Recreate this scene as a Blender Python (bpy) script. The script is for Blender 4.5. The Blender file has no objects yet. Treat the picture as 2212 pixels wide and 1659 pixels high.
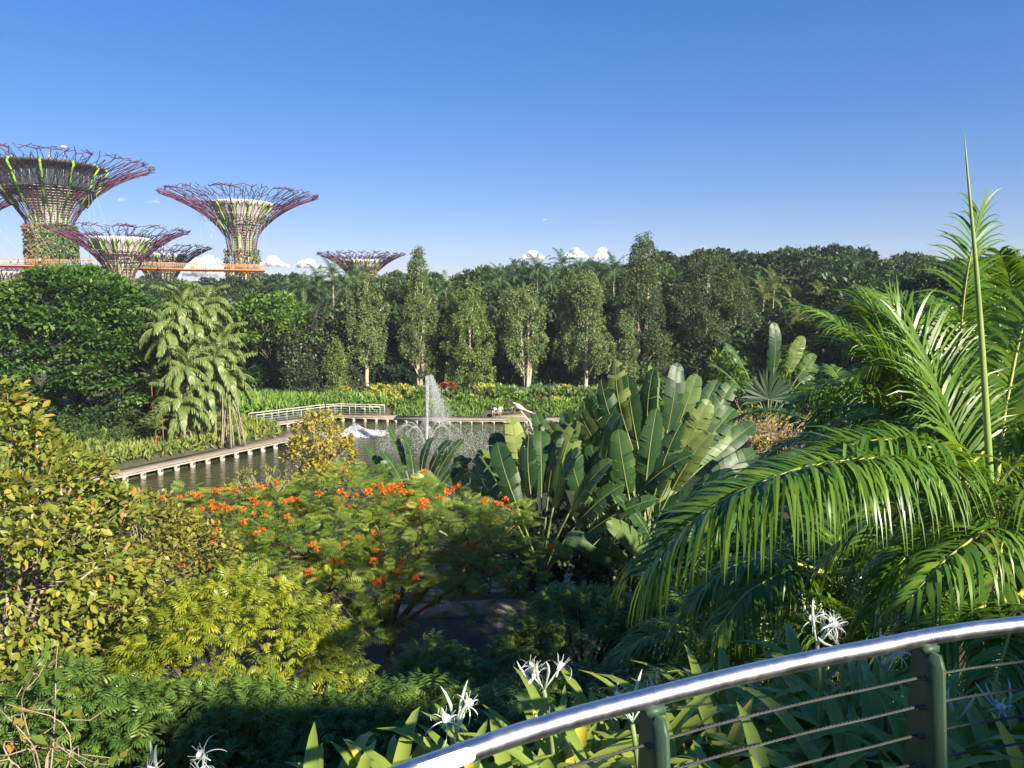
import bpy, bmesh, math, random
import numpy as np
from mathutils import Vector, Matrix
from math import sin, cos, pi, radians, sqrt, atan2

C = bpy.context.scene.collection
sc = bpy.context.scene
R = np.random.default_rng(7)
random.seed(7)

# ------------------------------------------------------------------ camera, sky, sun, exposure
H = 13.0                      # eye height above the water
F = 1661.6                    # focal length in pixels of a 2212 px wide picture
PITCH = radians(6.23)
cam = bpy.data.cameras.new('camera')
camo = bpy.data.objects.new('camera', cam)
C.objects.link(camo)
sc.camera = camo
cam.sensor_width = 36
cam.lens = F / 2212 * 36
cam.clip_start = 0.05
cam.clip_end = 30000
camo.location = (0, 0, H)
camo.rotation_euler = (pi / 2 - PITCH, 0, 0)

SUN_EL, SUN_AZ = radians(28), radians(138)      # azimuth clockwise from +Y
world = bpy.data.worlds.new('World')
sc.world = world
world.use_nodes = True
wn, wl = world.node_tree.nodes, world.node_tree.links
sky = wn.new('ShaderNodeTexSky')
sky.sky_type = 'NISHITA'
sky.sun_disc = False
sky.sun_elevation = SUN_EL
sky.sun_rotation = SUN_AZ
sky.air_density = 1.0
sky.dust_density = 0.03
sky.ozone_density = 3.0
hs = wn.new('ShaderNodeHueSaturation')
hs.inputs['Saturation'].default_value = 1.7
gm = wn.new('ShaderNodeGamma')                   # camera tone and white balance, the same all over the sky
gm.inputs[1].default_value = 0.62
wb = wn.new('ShaderNodeMixRGB')
wb.blend_type = 'MULTIPLY'
wb.inputs[0].default_value = 1
wb.inputs[2].default_value = (1.06, 1.03, 1.42, 1)
wl.new(sky.outputs[0], gm.inputs[0])
wl.new(gm.outputs[0], hs.inputs['Color'])
wl.new(hs.outputs[0], wb.inputs[1])
wl.new(wb.outputs[0], wn['Background'].inputs['Color'])
wn['Background'].inputs['Strength'].default_value = 0.0745

sun = bpy.data.lights.new('sun', 'SUN')
suno = bpy.data.objects.new('sun', sun)
C.objects.link(suno)
sun.energy = 5.0
sun.angle = radians(0.53)
sun.color = (1.0, 0.91, 0.74)
SUNV = Vector((sin(SUN_AZ) * cos(SUN_EL), cos(SUN_AZ) * cos(SUN_EL), sin(SUN_EL)))
suno.rotation_euler = SUNV.to_track_quat('Z', 'Y').to_euler()
suno.location = (60, -60, 60)

vs = sc.view_settings
vs.view_transform = 'Standard'
vs.look = 'None'
vs.exposure = 1.36
vs.gamma = 1.0
vs.use_curve_mapping = False
sc.render.engine = 'CYCLES'
sc.cycles.max_bounces = 6
sc.cycles.diffuse_bounces = 3
sc.cycles.glossy_bounces = 3
sc.cycles.transmission_bounces = 3
sc.cycles.transparent_max_bounces = 64
sc.cycles.caustics_reflective = False
sc.cycles.caustics_refractive = False


def at(x, y, Y):
    """world point at depth Y seen at picture point (x, y) of the 2212 px picture"""
    u, v = (x - 1106) / F, (829.5 - y) / F
    d = np.array([u, cos(PITCH) + v * sin(PITCH), -sin(PITCH) + v * cos(PITCH)])
    return np.array([0, 0, H]) + d * (Y / d[1])


def onz(x, y, z):
    u, v = (x - 1106) / F, (829.5 - y) / F
    d = np.array([u, cos(PITCH) + v * sin(PITCH), -sin(PITCH) + v * cos(PITCH)])
    return np.array([0, 0, H]) + d * ((z - H) / d[2])


# ------------------------------------------------------------------ mesh collecting
class G:
    """collects vertices, faces, a per-vertex tint and a material slot, and links them as one mesh"""
    def __init__(s):
        s.v, s.f, s.t, s.m, s.n = [], [], [], [], 0

    def add(s, v, f, tint=0.5, mat=0):
        v = np.asarray(v, float).reshape(-1, 3)
        f = np.asarray(f, int)
        s.v.append(v)
        s.f.append(f + s.n)
        s.t.append(np.broadcast_to(np.asarray(tint, float), (len(v),)).copy())
        s.m.append(np.full(len(f), mat, int))
        s.n += len(v)
        return s

    def box(s, c, d, rz=0.0, tint=0.5, mat=0):
        x, y, z = np.array(d) / 2
        v = np.array([[-x, -y, -z], [x, -y, -z], [x, y, -z], [-x, y, -z], [-x, -y, z], [x, -y, z], [x, y, z], [-x, y, z]])
        if rz:
            cc, ss = cos(rz), sin(rz)
            v = v @ np.array([[cc, ss, 0], [-ss, cc, 0], [0, 0, 1]])
        return s.add(v + np.array(c), [[0, 3, 2, 1], [4, 5, 6, 7], [0, 1, 5, 4], [1, 2, 6, 5], [2, 3, 7, 6], [3, 0, 4, 7]], tint, mat)

    def tube(s, pts, rad, sides=6, tint=0.5, cap=True, mat=0):
        P = np.asarray(pts, float)
        n = len(P)
        rad = np.broadcast_to(np.asarray(rad, float), (n,))
        T = np.gradient(P, axis=0)
        T /= np.linalg.norm(T, axis=1)[:, None] + 1e-9
        ref = np.array([0, 0, 1.0]) if abs(T[0][2]) < 0.9 else np.array([1.0, 0, 0])
        a = np.cross(T[0], ref)
        a /= np.linalg.norm(a)
        A, B = [], []
        for i in range(n):
            a = a - T[i] * a.dot(T[i])
            a /= np.linalg.norm(a) + 1e-9
            A.append(a)
            B.append(np.cross(T[i], a))
        A, B = np.array(A), np.array(B)
        ang = np.arange(sides) * 2 * pi / sides
        v = P[:, None] + rad[:, None, None] * (np.cos(ang)[None, :, None] * A[:, None] + np.sin(ang)[None, :, None] * B[:, None])
        f = []
        for i in range(n - 1):
            for k in range(sides):
                k2 = (k + 1) % sides
                f.append([i * sides + k, i * sides + k2, (i + 1) * sides + k2, (i + 1) * sides + k])
        s.add(v.reshape(-1, 3), f, tint, mat)
        if cap:
            s.f.append(np.array([list(range(sides))[::-1]]) + s.n - n * sides)
            s.f.append(np.array([list(range((n - 1) * sides, n * sides))]) + s.n - n * sides)
            s.m.append(np.array([mat]))
            s.m.append(np.array([mat]))
        return s

    def lathe(s, prof, seg=24, c=(0, 0, 0), a0=0.0, a1=2 * pi, tint=0.5, mat=0):
        prof = np.asarray(prof, float)
        full = abs(a1 - a0 - 2 * pi) < 1e-6
        k = seg if full else seg + 1
        ang = a0 + (a1 - a0) * np.arange(k) / seg
        v = np.stack([prof[:, None, 0] * np.cos(ang), prof[:, None, 0] * np.sin(ang), np.repeat(prof[:, 1:2], k, 1)], -1)
        f = []
        for i in range(len(prof) - 1):
            for j in range(seg):
                j2 = (j + 1) % k
                f.append([i * k + j, i * k + j2, (i + 1) * k + j2, (i + 1) * k + j])
        return s.add(v.reshape(-1, 3) + np.array(c), f, tint, mat)

    def scatter(s, tpl, pos, fwd, nor, scale, tint, mat=0):
        tv, tf = tpl
        N = len(pos)
        if N == 0:
            return s
        y = fwd / (np.linalg.norm(fwd, axis=1)[:, None] + 1e-9)
        z = nor - y * (nor * y).sum(1)[:, None]
        z /= np.linalg.norm(z, axis=1)[:, None] + 1e-9
        x = np.cross(y, z)
        scale = np.broadcast_to(np.asarray(scale, float), (N,))
        v = (tv[None, :, 0:1] * x[:, None] + tv[None, :, 1:2] * y[:, None] + tv[None, :, 2:3] * z[:, None]) * scale[:, None, None] + pos[:, None]
        k = len(tv)
        t = np.repeat(np.broadcast_to(np.asarray(tint, float), (N,)), k)
        for ff in (tf if isinstance(tf, list) else [tf]):
            f = (ff[None] + (np.arange(N) * k)[:, None, None]).reshape(-1, ff.shape[1]) + s.n
            s.f.append(f)
            s.m.append(np.full(len(f), mat, int))
        s.v.append(v.reshape(-1, 3))
        s.t.append(t)
        s.n += N * k
        return s

    def mesh(s, name, mats, smooth=False):
        me = bpy.data.meshes.new(name)
        V = np.concatenate(s.v)
        me.vertices.add(len(V))
        me.vertices.foreach_set('co', V.ravel())
        idx = np.concatenate([f.ravel() for f in s.f])
        cnt = np.concatenate([np.full(len(f), f.shape[1]) for f in s.f])
        st = np.concatenate([[0], np.cumsum(cnt)[:-1]])
        me.loops.add(len(idx))
        me.loops.foreach_set('vertex_index', idx)
        me.polygons.add(len(cnt))
        me.polygons.foreach_set('loop_start', st)
        me.polygons.foreach_set('material_index', np.concatenate(s.m))
        if smooth:
            me.polygons.foreach_set('use_smooth', np.ones(len(cnt), bool))
        a = me.attributes.new('tint', 'FLOAT', 'POINT')
        a.data.foreach_set('value', np.concatenate(s.t))
        me.update(calc_edges=True)
        for m in (mats if isinstance(mats, (list, tuple)) else [mats]):
            me.materials.append(m)
        return me


def link(name, data, parent=None, loc=(0, 0, 0), rz=0.0, kind=None, scale=None):
    o = bpy.data.objects.new(name, data)
    C.objects.link(o)
    o.location = loc
    if rz:
        o.rotation_euler = (0, 0, rz)
    if scale is not None:
        o.scale = (scale,) * 3 if isinstance(scale, (int, float)) else scale
    if parent is not None:
        o.parent = parent
    if kind:
        o['kind'] = kind
    return o


def thing(name, label, cat, loc=(0, 0, 0), rz=0.0, group=None, data=None):
    o = link(name, data, None, loc, rz)
    o['label'] = label
    o['category'] = cat
    if group:
        o['group'] = group
    return o


def dup(root, loc, rz=0.0, label=None, group=None, scale=None):
    def cp(o, par):
        c = o.copy()
        C.objects.link(c)
        if par is not None:
            c.parent = par
        for ch in kids.get(o.name, ()):
            cp(ch, c)
        return c
    kids = {}
    for o in root.children_recursive:
        kids.setdefault(o.parent.name, []).append(o)
    r = cp(root, None)
    r.location = loc
    r.rotation_euler = (0, 0, rz)
    if scale is not None:
        r.scale = (scale,) * 3 if isinstance(scale, (int, float)) else scale
    if label:
        r['label'] = label
    if group:
        r['group'] = group
    return r


# ------------------------------------------------------------------ materials
def new_mat(name):
    m = bpy.data.materials.new(name)
    m.use_nodes = True
    return m, m.node_tree.nodes, m.node_tree.links, m.node_tree.nodes['Principled BSDF']


def leaf_mat(name, cols, transl=0.3, rough=0.5, spec=0.35, tcol=None, objvar=0.12):
    """leaf surface: colour by the leaf's own tint, part of the light passing through the blade"""
    m, n, l, b = new_mat(name)
    a = n.new('ShaderNodeAttribute')
    a.attribute_name = 'tint'
    ra = n.new('ShaderNodeValToRGB')
    e = ra.color_ramp.elements
    while len(e) < len(cols):
        e.new(0.5)
    for i, c in enumerate(cols):
        pos, col = (c if isinstance(c[0], float) and len(c) == 2 else (i / (len(cols) - 1), c))
        e[i].position = pos
        e[i].color = (*col, 1)
    l.new(a.outputs['Fac'], ra.inputs[0])
    oi = n.new('ShaderNodeObjectInfo')
    mr = n.new('ShaderNodeMapRange')
    mr.inputs[3].default_value = 1 - objvar
    mr.inputs[4].default_value = 1 + objvar
    l.new(oi.outputs['Random'], mr.inputs[0])
    h = n.new('ShaderNodeHueSaturation')
    l.new(mr.outputs[0], h.inputs['Value'])
    l.new(ra.outputs[0], h.inputs['Color'])
    l.new(h.outputs[0], b.inputs['Base Color'])
    b.inputs['Roughness'].default_value = rough
    b.inputs['Specular IOR Level'].default_value = spec
    t = n.new('ShaderNodeBsdfTranslucent')
    mx = n.new('ShaderNodeMixRGB')
    mx.blend_type = 'MULTIPLY'
    mx.inputs[0].default_value = 1
    mx.inputs[2].default_value = (*(tcol or (1.5, 1.45, 0.55)), 1)
    l.new(h.outputs[0], mx.inputs[1])
    l.new(mx.outputs[0], t.inputs[0])
    ms = n.new('ShaderNodeMixShader')
    ms.inputs[0].default_value = transl
    l.new(b.outputs[0], ms.inputs[1])
    l.new(t.outputs[0], ms.inputs[2])
    l.new(ms.outputs[0], n['Material Output'].inputs[0])
    return m


def plain(name, col, rough=0.6, metal=0.0, spec=0.4, var=0.25, scale=6.0, col2=None, bump=0.0, bscale=30.0, stretch=None):
    m, n, l, b = new_mat(name)
    tc = n.new('ShaderNodeTexCoord')
    mp = n.new('ShaderNodeMapping')
    if stretch:
        mp.inputs['Scale'].default_value = stretch
    l.new(tc.outputs['Object'], mp.inputs[0])
    nz = n.new('ShaderNodeTexNoise')
    nz.inputs['Scale'].default_value = scale
    nz.inputs['Detail'].default_value = 6
    nz.inputs['Roughness'].default_value = 0.65
    l.new(mp.outputs[0], nz.inputs['Vector'])
    ra = n.new('ShaderNodeValToRGB')
    c2 = col2 or tuple(c * (1 - var) for c in col)
    ra.color_ramp.elements[0].position = 0.3
    ra.color_ramp.elements[0].color = (*c2, 1)
    ra.color_ramp.elements[1].position = 0.68
    ra.color_ramp.elements[1].color = (*(min(1, c * (1 + var * 0.4)) for c in col), 1)
    l.new(nz.outputs[0], ra.inputs[0])
    l.new(ra.outputs[0], b.inputs['Base Color'])
    b.inputs['Roughness'].default_value = rough
    b.inputs['Metallic'].default_value = metal
    b.inputs['Specular IOR Level'].default_value = spec
    if bump:
        n2 = n.new('ShaderNodeTexNoise')
        n2.inputs['Scale'].default_value = bscale
        n2.inputs['Detail'].default_value = 5
        l.new(mp.outputs[0], n2.inputs['Vector'])
        bp = n.new('ShaderNodeBump')
        bp.inputs['Strength'].default_value = bump
        bp.inputs['Distance'].default_value = 0.05
        l.new(n2.outputs[0], bp.inputs['Height'])
        l.new(bp.outputs[0], b.inputs['Normal'])
    return m


M = {}
# foliage
M['forest_a'] = leaf_mat('foliage_dark_green', [(0.022, 0.05, 0.016), (0.04, 0.085, 0.024), (0.068, 0.125, 0.034)], 0.22, 0.5)  # dark green, lowered further to stand for shade between the lakeside trees
M['forest_b'] = leaf_mat('foliage_mid_green', [(0.035, 0.075, 0.02), (0.065, 0.12, 0.03), (0.10, 0.17, 0.045)], 0.25)
M['forest_c'] = leaf_mat('foliage_olive', [(0.035, 0.065, 0.024), (0.06, 0.10, 0.035), (0.10, 0.145, 0.05)], 0.25)
M['forest_d'] = leaf_mat('foliage_deep_blue_green', [(0.016, 0.038, 0.016), (0.027, 0.06, 0.023), (0.045, 0.085, 0.032)], 0.2)  # deep green darkened to carry the shade behind the columnar trees
M['paperbark'] = leaf_mat('foliage_paperbark', [(0.07, 0.115, 0.038), (0.12, 0.17, 0.055), (0.185, 0.23, 0.08)], 0.25)
M['paperbark_b'] = leaf_mat('foliage_paperbark_bright', [(0.07, 0.13, 0.03), (0.125, 0.19, 0.042), (0.19, 0.26, 0.06)], 0.25)
M['grey_shrub'] = leaf_mat('foliage_grey_green', [(0.035, 0.05, 0.025), (0.06, 0.08, 0.04), (0.10, 0.12, 0.06)], 0.15, 0.4)
M['round_tree'] = leaf_mat('foliage_round_tree', [(0.03, 0.08, 0.015), (0.068, 0.145, 0.025), (0.13, 0.22, 0.042)], 0.22, 0.45)
M['light_tree'] = leaf_mat('foliage_light_green', [(0.06, 0.14, 0.02), (0.11, 0.20, 0.03), (0.18, 0.27, 0.05)], 0.3)
M['palm_far'] = leaf_mat('palm_frond_far', [(0.03, 0.075, 0.025), (0.055, 0.11, 0.035), (0.09, 0.15, 0.05)], 0.25, 0.4, 0.5)
M['palm_yellow'] = leaf_mat('palm_frond_yellowed', [(0.06, 0.11, 0.03), (0.14, 0.17, 0.04), (0.32, 0.24, 0.06)], 0.3, 0.45)
M['fishtail'] = leaf_mat('palm_frond_soft_green', [(0.09, 0.13, 0.035), (0.16, 0.22, 0.055), (0.30, 0.33, 0.08)], 0.32, 0.42, 0.5)
M['palm_near'] = leaf_mat('palm_frond_near', [(0.05, 0.12, 0.014), (0.095, 0.19, 0.02), (0.19, 0.29, 0.028)], 0.34, 0.34, 0.5, (1.7, 1.5, 0.4), 0.05)
M['palm_dry'] = leaf_mat('palm_frond_dry', [(0.25, 0.19, 0.10), (0.34, 0.27, 0.15)], 0.2, 0.7)
M['ravenala'] = leaf_mat('traveller_leaf', [(0.022, 0.06, 0.020), (0.05, 0.11, 0.03), (0.12, 0.18, 0.045), (0.28, 0.30, 0.08)], 0.28, 0.44, 0.4, (1.6, 1.5, 0.5), 0.1)
M['banana'] = leaf_mat('heliconia_leaf', [(0.10, 0.17, 0.035), (0.19, 0.25, 0.055), (0.28, 0.31, 0.09)], 0.35, 0.4, 0.5)
M['terminalia'] = leaf_mat('leaf_yellow_green', [(0.0, (0.09, 0.15, 0.022)), (0.4, (0.18, 0.23, 0.035)), (0.75, (0.29, 0.30, 0.045)), (0.95, (0.42, 0.32, 0.05)), (1.0, (0.44, 0.22, 0.06))], 0.32, 0.45, 0.4)
M['small_yellow'] = leaf_mat('leaf_small_olive_yellow', [(0.10, 0.125, 0.025), (0.21, 0.21, 0.04), (0.33, 0.29, 0.055)], 0.3)
M['gold'] = leaf_mat('leaf_golden', [(0.18, 0.16, 0.03), (0.34, 0.29, 0.045), (0.48, 0.40, 0.06)], 0.35)
M['flame'] = leaf_mat('leaf_feathery_green', [(0.07, 0.14, 0.02), (0.16, 0.235, 0.03), (0.31, 0.34, 0.04)], 0.35, 0.5)
M['petal'] = leaf_mat('petal_orange_red', [(0.48, 0.06, 0.012), (0.72, 0.15, 0.018), (0.85, 0.34, 0.04)], 0.3, 0.5, 0.3, (1.3, 1.0, 0.8))
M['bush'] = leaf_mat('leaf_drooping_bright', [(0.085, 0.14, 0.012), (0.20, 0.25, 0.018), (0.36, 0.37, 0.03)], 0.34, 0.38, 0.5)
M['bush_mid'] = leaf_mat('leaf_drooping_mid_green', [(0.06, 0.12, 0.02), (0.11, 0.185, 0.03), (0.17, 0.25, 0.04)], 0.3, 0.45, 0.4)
M['bush_dark'] = leaf_mat('leaf_drooping_shaded', [(0.045, 0.10, 0.016), (0.085, 0.155, 0.024), (0.14, 0.21, 0.032)], 0.3, 0.42, 0.45)  # darker copy of the bright drooping leaf, shade put into the colour
M['croton_y'] = leaf_mat('leaf_croton_yellow', [(0.10, 0.18, 0.03), (0.35, 0.36, 0.06), (0.6, 0.55, 0.14)], 0.3)
M['croton_r'] = leaf_mat('leaf_croton_red', [(0.16, 0.04, 0.03), (0.28, 0.08, 0.04), (0.40, 0.16, 0.07)], 0.25)
M['hedge'] = leaf_mat('leaf_hedge', [(0.07, 0.15, 0.025), (0.13, 0.23, 0.035), (0.22, 0.32, 0.05)], 0.3)
M['grassy'] = leaf_mat('leaf_bank_grass', [(0.09, 0.14, 0.025), (0.17, 0.22, 0.04), (0.27, 0.28, 0.06)], 0.3)
M['lily'] = leaf_mat('lily_leaf', [(0.12, 0.19, 0.032), (0.19, 0.265, 0.045), (0.29, 0.34, 0.055), (0.50, 0.43, 0.06)], 0.3, 0.33, 0.5, (1.5, 1.5, 0.5), 0.08)
M['lily_petal'] = leaf_mat('lily_petal', [(0.72, 0.76, 0.70), (0.82, 0.84, 0.80)], 0.3, 0.5, 0.3, (1, 1, 1))
M['lily_bud'] = leaf_mat('lily_bud', [(0.45, 0.58, 0.42), (0.62, 0.70, 0.58)], 0.2, 0.5, 0.3, (1, 1, 1))
M['creeper'] = leaf_mat('creeper_leaf', [(0.04, 0.09, 0.03), (0.09, 0.14, 0.04), (0.18, 0.16, 0.06), (0.22, 0.09, 0.06)], 0.25)
# wood, stone, metal
M['bark'] = plain('bark_grey_brown', (0.16, 0.12, 0.085), 0.9, var=0.5, scale=5, bump=0.6, bscale=18, stretch=(1, 1, 0.25))
M['bark_dark'] = plain('bark_dark', (0.07, 0.055, 0.045), 0.9, var=0.5, scale=5, bump=0.6, bscale=18, stretch=(1, 1, 0.25))
M['bark_pale'] = plain('bark_papery', (0.50, 0.40, 0.30), 0.85, var=0.4, scale=3, bump=0.7, bscale=14, stretch=(1, 1, 0.2))
M['twig'] = plain('twig_pale', (0.34, 0.26, 0.19), 0.85, var=0.35, scale=8)
M['palm_trunk'] = plain('palm_trunk', (0.26, 0.22, 0.17), 0.85, var=0.4, scale=4, bump=0.4, bscale=12)
M['red_stem'] = plain('palm_stem_red', (0.36, 0.085, 0.04), 0.5, var=0.3)
M['spear'] = plain('spear_leaf', (0.24, 0.30, 0.08), 0.4, var=0.25, scale=2, col2=(0.15, 0.24, 0.06), stretch=(8, 8, 0.3))
M['rachis'] = plain('rachis_yellow_green', (0.34, 0.36, 0.08), 0.45, var=0.2)
M['petiole'] = plain('petiole_green', (0.16, 0.22, 0.08), 0.5, var=0.3)
M['soil'] = plain('soil', (0.075, 0.065, 0.035), 0.95, var=0.5, scale=0.8, col2=(0.035, 0.05, 0.018), bump=0.5, bscale=3)
M['asphalt'] = plain('asphalt', (0.055, 0.058, 0.066), 0.85, var=0.25, scale=2.0, bump=0.25, bscale=60)
M['pave'] = plain('paving', (0.30, 0.25, 0.20), 0.85, var=0.3, scale=3.0, bump=0.2, bscale=25)
M['deck'] = plain('boardwalk_timber', (0.26, 0.21, 0.17), 0.8, var=0.35, scale=1.4, bump=0.3, bscale=9)
M['dark_wood'] = plain('beam_dark', (0.10, 0.085, 0.07), 0.85, var=0.3)
M['pier'] = plain('pier_concrete', (0.52, 0.47, 0.38), 0.8, var=0.25, scale=4)
M['concrete'] = plain('concrete_pale', (0.42, 0.40, 0.35), 0.8, var=0.25, scale=0.4)
M['concrete_rim'] = plain('concrete_rim', (0.66, 0.65, 0.60), 0.7, var=0.12, scale=0.5)
M['purple'] = plain('steel_purple_red', (0.155, 0.042, 0.07), 0.45, var=0.35, scale=0.3, col2=(0.085, 0.035, 0.08))
M['lime'] = plain('steel_lime', (0.22, 0.44, 0.035), 0.5, var=0.2, scale=0.4)
M['wire'] = plain('steel_wire_pale', (0.55, 0.52, 0.47), 0.5, var=0.15)
M['orange'] = plain('paint_orange', (0.58, 0.20, 0.04), 0.5, var=0.15, scale=0.3)
M['cable_grey'] = plain('cable_grey', (0.28, 0.31, 0.36), 0.5, var=0.1)
M['steel_grey'] = plain('steel_grey', (0.34, 0.35, 0.36), 0.45, var=0.2)
M['pole_dark'] = plain('pole_dark', (0.03, 0.032, 0.035), 0.5, var=0.2)
M['roof_dark'] = plain('roof_dark_timber', (0.06, 0.05, 0.042), 0.7, var=0.3)
M['post_metal'] = plain('post_green_grey', (0.036, 0.07, 0.044), 0.5, var=0.15, scale=4, bump=0.05, bscale=80)
M['rope_cable'] = plain('cable_dark', (0.05, 0.054, 0.052), 0.6, metal=0.0, var=0.3, scale=40)
M['skin'] = plain('skin', (0.42, 0.26, 0.18), 0.6, var=0.1)
M['white_cloth'] = plain('cloth_white', (0.78, 0.77, 0.75), 0.8, var=0.08)
M['red_cloth'] = plain('cloth_red', (0.50, 0.06, 0.05), 0.8, var=0.15)
M['dark_cloth'] = plain('cloth_dark', (0.05, 0.055, 0.08), 0.8, var=0.2)
M['hair'] = plain('hair_dark', (0.02, 0.015, 0.012), 0.6, var=0.2)
M['sign'] = plain('sign_white', (0.75, 0.76, 0.78), 0.5, var=0.06)
M['wall'] = plain('render_wall', (0.62, 0.60, 0.56), 0.8, var=0.15, scale=0.3)
M['white_paint'] = plain('paint_white', (0.80, 0.80, 0.80), 0.4, var=0.05)


def make_special():
    # brushed steel
    m, n, l, b = new_mat('brushed_steel')
    b.inputs['Base Color'].default_value = (0.60, 0.60, 0.62, 1)
    b.inputs['Metallic'].default_value = 1.0
    tc = n.new('ShaderNodeTexCoord')
    nz = n.new('ShaderNodeTexNoise')
    nz.inputs['Scale'].default_value = 35
    nz.inputs['Detail'].default_value = 8
    l.new(tc.outputs['Object'], nz.inputs['Vector'])
    mr = n.new('ShaderNodeMapRange')
    mr.inputs[3].default_value = 0.28
    mr.inputs[4].default_value = 0.42
    n2 = n.new('ShaderNodeTexNoise')                 # finger smudges and weathered patches
    n2.inputs['Scale'].default_value = 7
    n2.inputs['Detail'].default_value = 4
    l.new(tc.outputs['Object'], n2.inputs['Vector'])
    ad = n.new('ShaderNodeMath')
    ad.operation = 'ADD'
    l.new(nz.outputs[0], ad.inputs[0])
    l.new(n2.outputs[0], ad.inputs[1])
    mr.inputs[1].default_value = 0.7
    mr.inputs[2].default_value = 1.3
    l.new(ad.outputs[0], mr.inputs[0])
    l.new(mr.outputs[0], b.inputs['Roughness'])
    M['steel'] = m
    # dark glass of the observatory
    m, n, l, b = new_mat('glass_dark')
    b.inputs['Base Color'].default_value = (0.03, 0.045, 0.06, 1)
    b.inputs['Roughness'].default_value = 0.12
    b.inputs['Specular IOR Level'].default_value = 0.8
    M['glass'] = m
    # water of the lake
    m, n, l, b = new_mat('lake_water')
    tc = n.new('ShaderNodeTexCoord')
    n1 = n.new('ShaderNodeTexNoise')
    n1.inputs['Scale'].default_value = 1.3
    n1.inputs['Detail'].default_value = 5
    n1.inputs['Distortion'].default_value = 0.6
    mp = n.new('ShaderNodeMapping')
    mp.inputs['Scale'].default_value = (0.7, 1.6, 1)
    l.new(tc.outputs['Object'], mp.inputs[0])
    l.new(mp.outputs[0], n1.inputs['Vector'])
    n2 = n.new('ShaderNodeTexNoise')
    n2.inputs['Scale'].default_value = 5
    n2.inputs['Detail'].default_value = 3
    l.new(mp.outputs[0], n2.inputs['Vector'])
    mx = n.new('ShaderNodeMath')
    mx.operation = 'MULTIPLY_ADD'
    mx.inputs[1].default_value = 0.35
    l.new(n2.outputs[0], mx.inputs[0])
    l.new(n1.outputs[0], mx.inputs[2])
    bp = n.new('ShaderNodeBump')
    bp.inputs['Strength'].default_value = 0.55
    bp.inputs['Distance'].default_value = 0.12
    l.new(mx.outputs[0], bp.inputs['Height'])
    l.new(bp.outputs[0], b.inputs['Normal'])
    b.inputs['Base Color'].default_value = (0.035, 0.04, 0.014, 1)
    b.inputs['Roughness'].default_value = 0.06
    b.inputs['IOR'].default_value = 1.33
    b.inputs['Specular IOR Level'].default_value = 0.5
    M['water'] = m
    # spray and foam
    m, n, l, b = new_mat('water_spray')
    b.inputs['Base Color'].default_value = (0.85, 0.88, 0.9, 1)
    b.inputs['Roughness'].default_value = 0.4
    t = n.new('ShaderNodeBsdfTranslucent')
    t.inputs[0].default_value = (0.9, 0.92, 0.95, 1)
    ms = n.new('ShaderNodeMixShader')
    ms.inputs[0].default_value = 0.4
    l.new(b.outputs[0], ms.inputs[1])
    l.new(t.outputs[0], ms.inputs[2])
    l.new(ms.outputs[0], n['Material Output'].inputs[0])
    M['spray'] = m
    # cloud: white billows that thin out towards their edges
    m, n, l, b = new_mat('cloud_white')
    d = n.new('ShaderNodeBsdfDiffuse')
    d.inputs[0].default_value = (0.78, 0.79, 0.82, 1)
    tr = n.new('ShaderNodeBsdfTransparent')
    lw = n.new('ShaderNodeLayerWeight')
    lw.inputs[0].default_value = 0.35
    nz = n.new('ShaderNodeTexNoise')
    nz.inputs['Scale'].default_value = 0.03
    nz.inputs['Detail'].default_value = 6
    tc = n.new('ShaderNodeTexCoord')
    l.new(tc.outputs['Object'], nz.inputs['Vector'])
    ad = n.new('ShaderNodeMath')
    ad.operation = 'MULTIPLY_ADD'
    ad.inputs[1].default_value = 0.9
    l.new(nz.outputs[0], ad.inputs[0])
    l.new(lw.outputs['Facing'], ad.inputs[2])
    mr = n.new('ShaderNodeMapRange')
    mr.inputs[1].default_value = 0.30
    mr.inputs[2].default_value = 0.95
    mr.inputs[3].default_value = 0.3
    l.new(ad.outputs[0], mr.inputs[0])
    ms = n.new('ShaderNodeMixShader')
    l.new(mr.outputs[0], ms.inputs[0])
    l.new(d.outputs[0], ms.inputs[1])
    l.new(tr.outputs[0], ms.inputs[2])
    l.new(ms.outputs[0], n['Material Output'].inputs[0])
    M['cloud'] = m
    m2 = m.copy()
    m2.name = 'cloud_thin'
    for q in m2.node_tree.nodes:
        if q.type == 'MAP_RANGE':
            q.inputs[3].default_value = 0.985
    M['cloud_thin'] = m2


make_special()


ONES = 'first second third fourth fifth sixth seventh eighth ninth tenth eleventh twelfth thirteenth fourteenth fifteenth sixteenth seventeenth eighteenth nineteenth'.split()
TENS = {2: 'twent', 3: 'thirt', 4: 'fort', 5: 'fift', 6: 'sixt', 7: 'sevent'}


def nth(i):
    """0 -> first, 21 -> twenty-second"""
    i += 1
    if i < 20:
        return ONES[i - 1]
    return TENS[i // 10] + ('ieth' if i % 10 == 0 else 'y-' + ONES[i % 10 - 1])


# ------------------------------------------------------------------ leaf shapes
def T(v, f):
    return np.array(v, float), np.array(f, int)


LEAF4 = T([(0, 0, 0), (.30, .5, .07), (0, 1, -.04), (-.30, .5, .07)], [(0, 1, 2), (0, 2, 3)])
NARROW = T([(0, 0, 0), (.13, .45, .03), (0, 1, -.08), (-.13, .45, .03)], [(0, 1, 2), (0, 2, 3)])
LEAF6 = T([(0, 0, 0), (.17, .22, .05), (.27, .55, .06), (.16, .85, .0), (0, 1, -.08), (-.16, .85, .0), (-.27, .55, .06), (-.17, .22, .05), (0, .5, -.02)],
          [(0, 1, 8), (1, 2, 8), (2, 3, 8), (3, 4, 8), (4, 5, 8), (5, 6, 8), (6, 7, 8), (7, 0, 8)])


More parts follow.
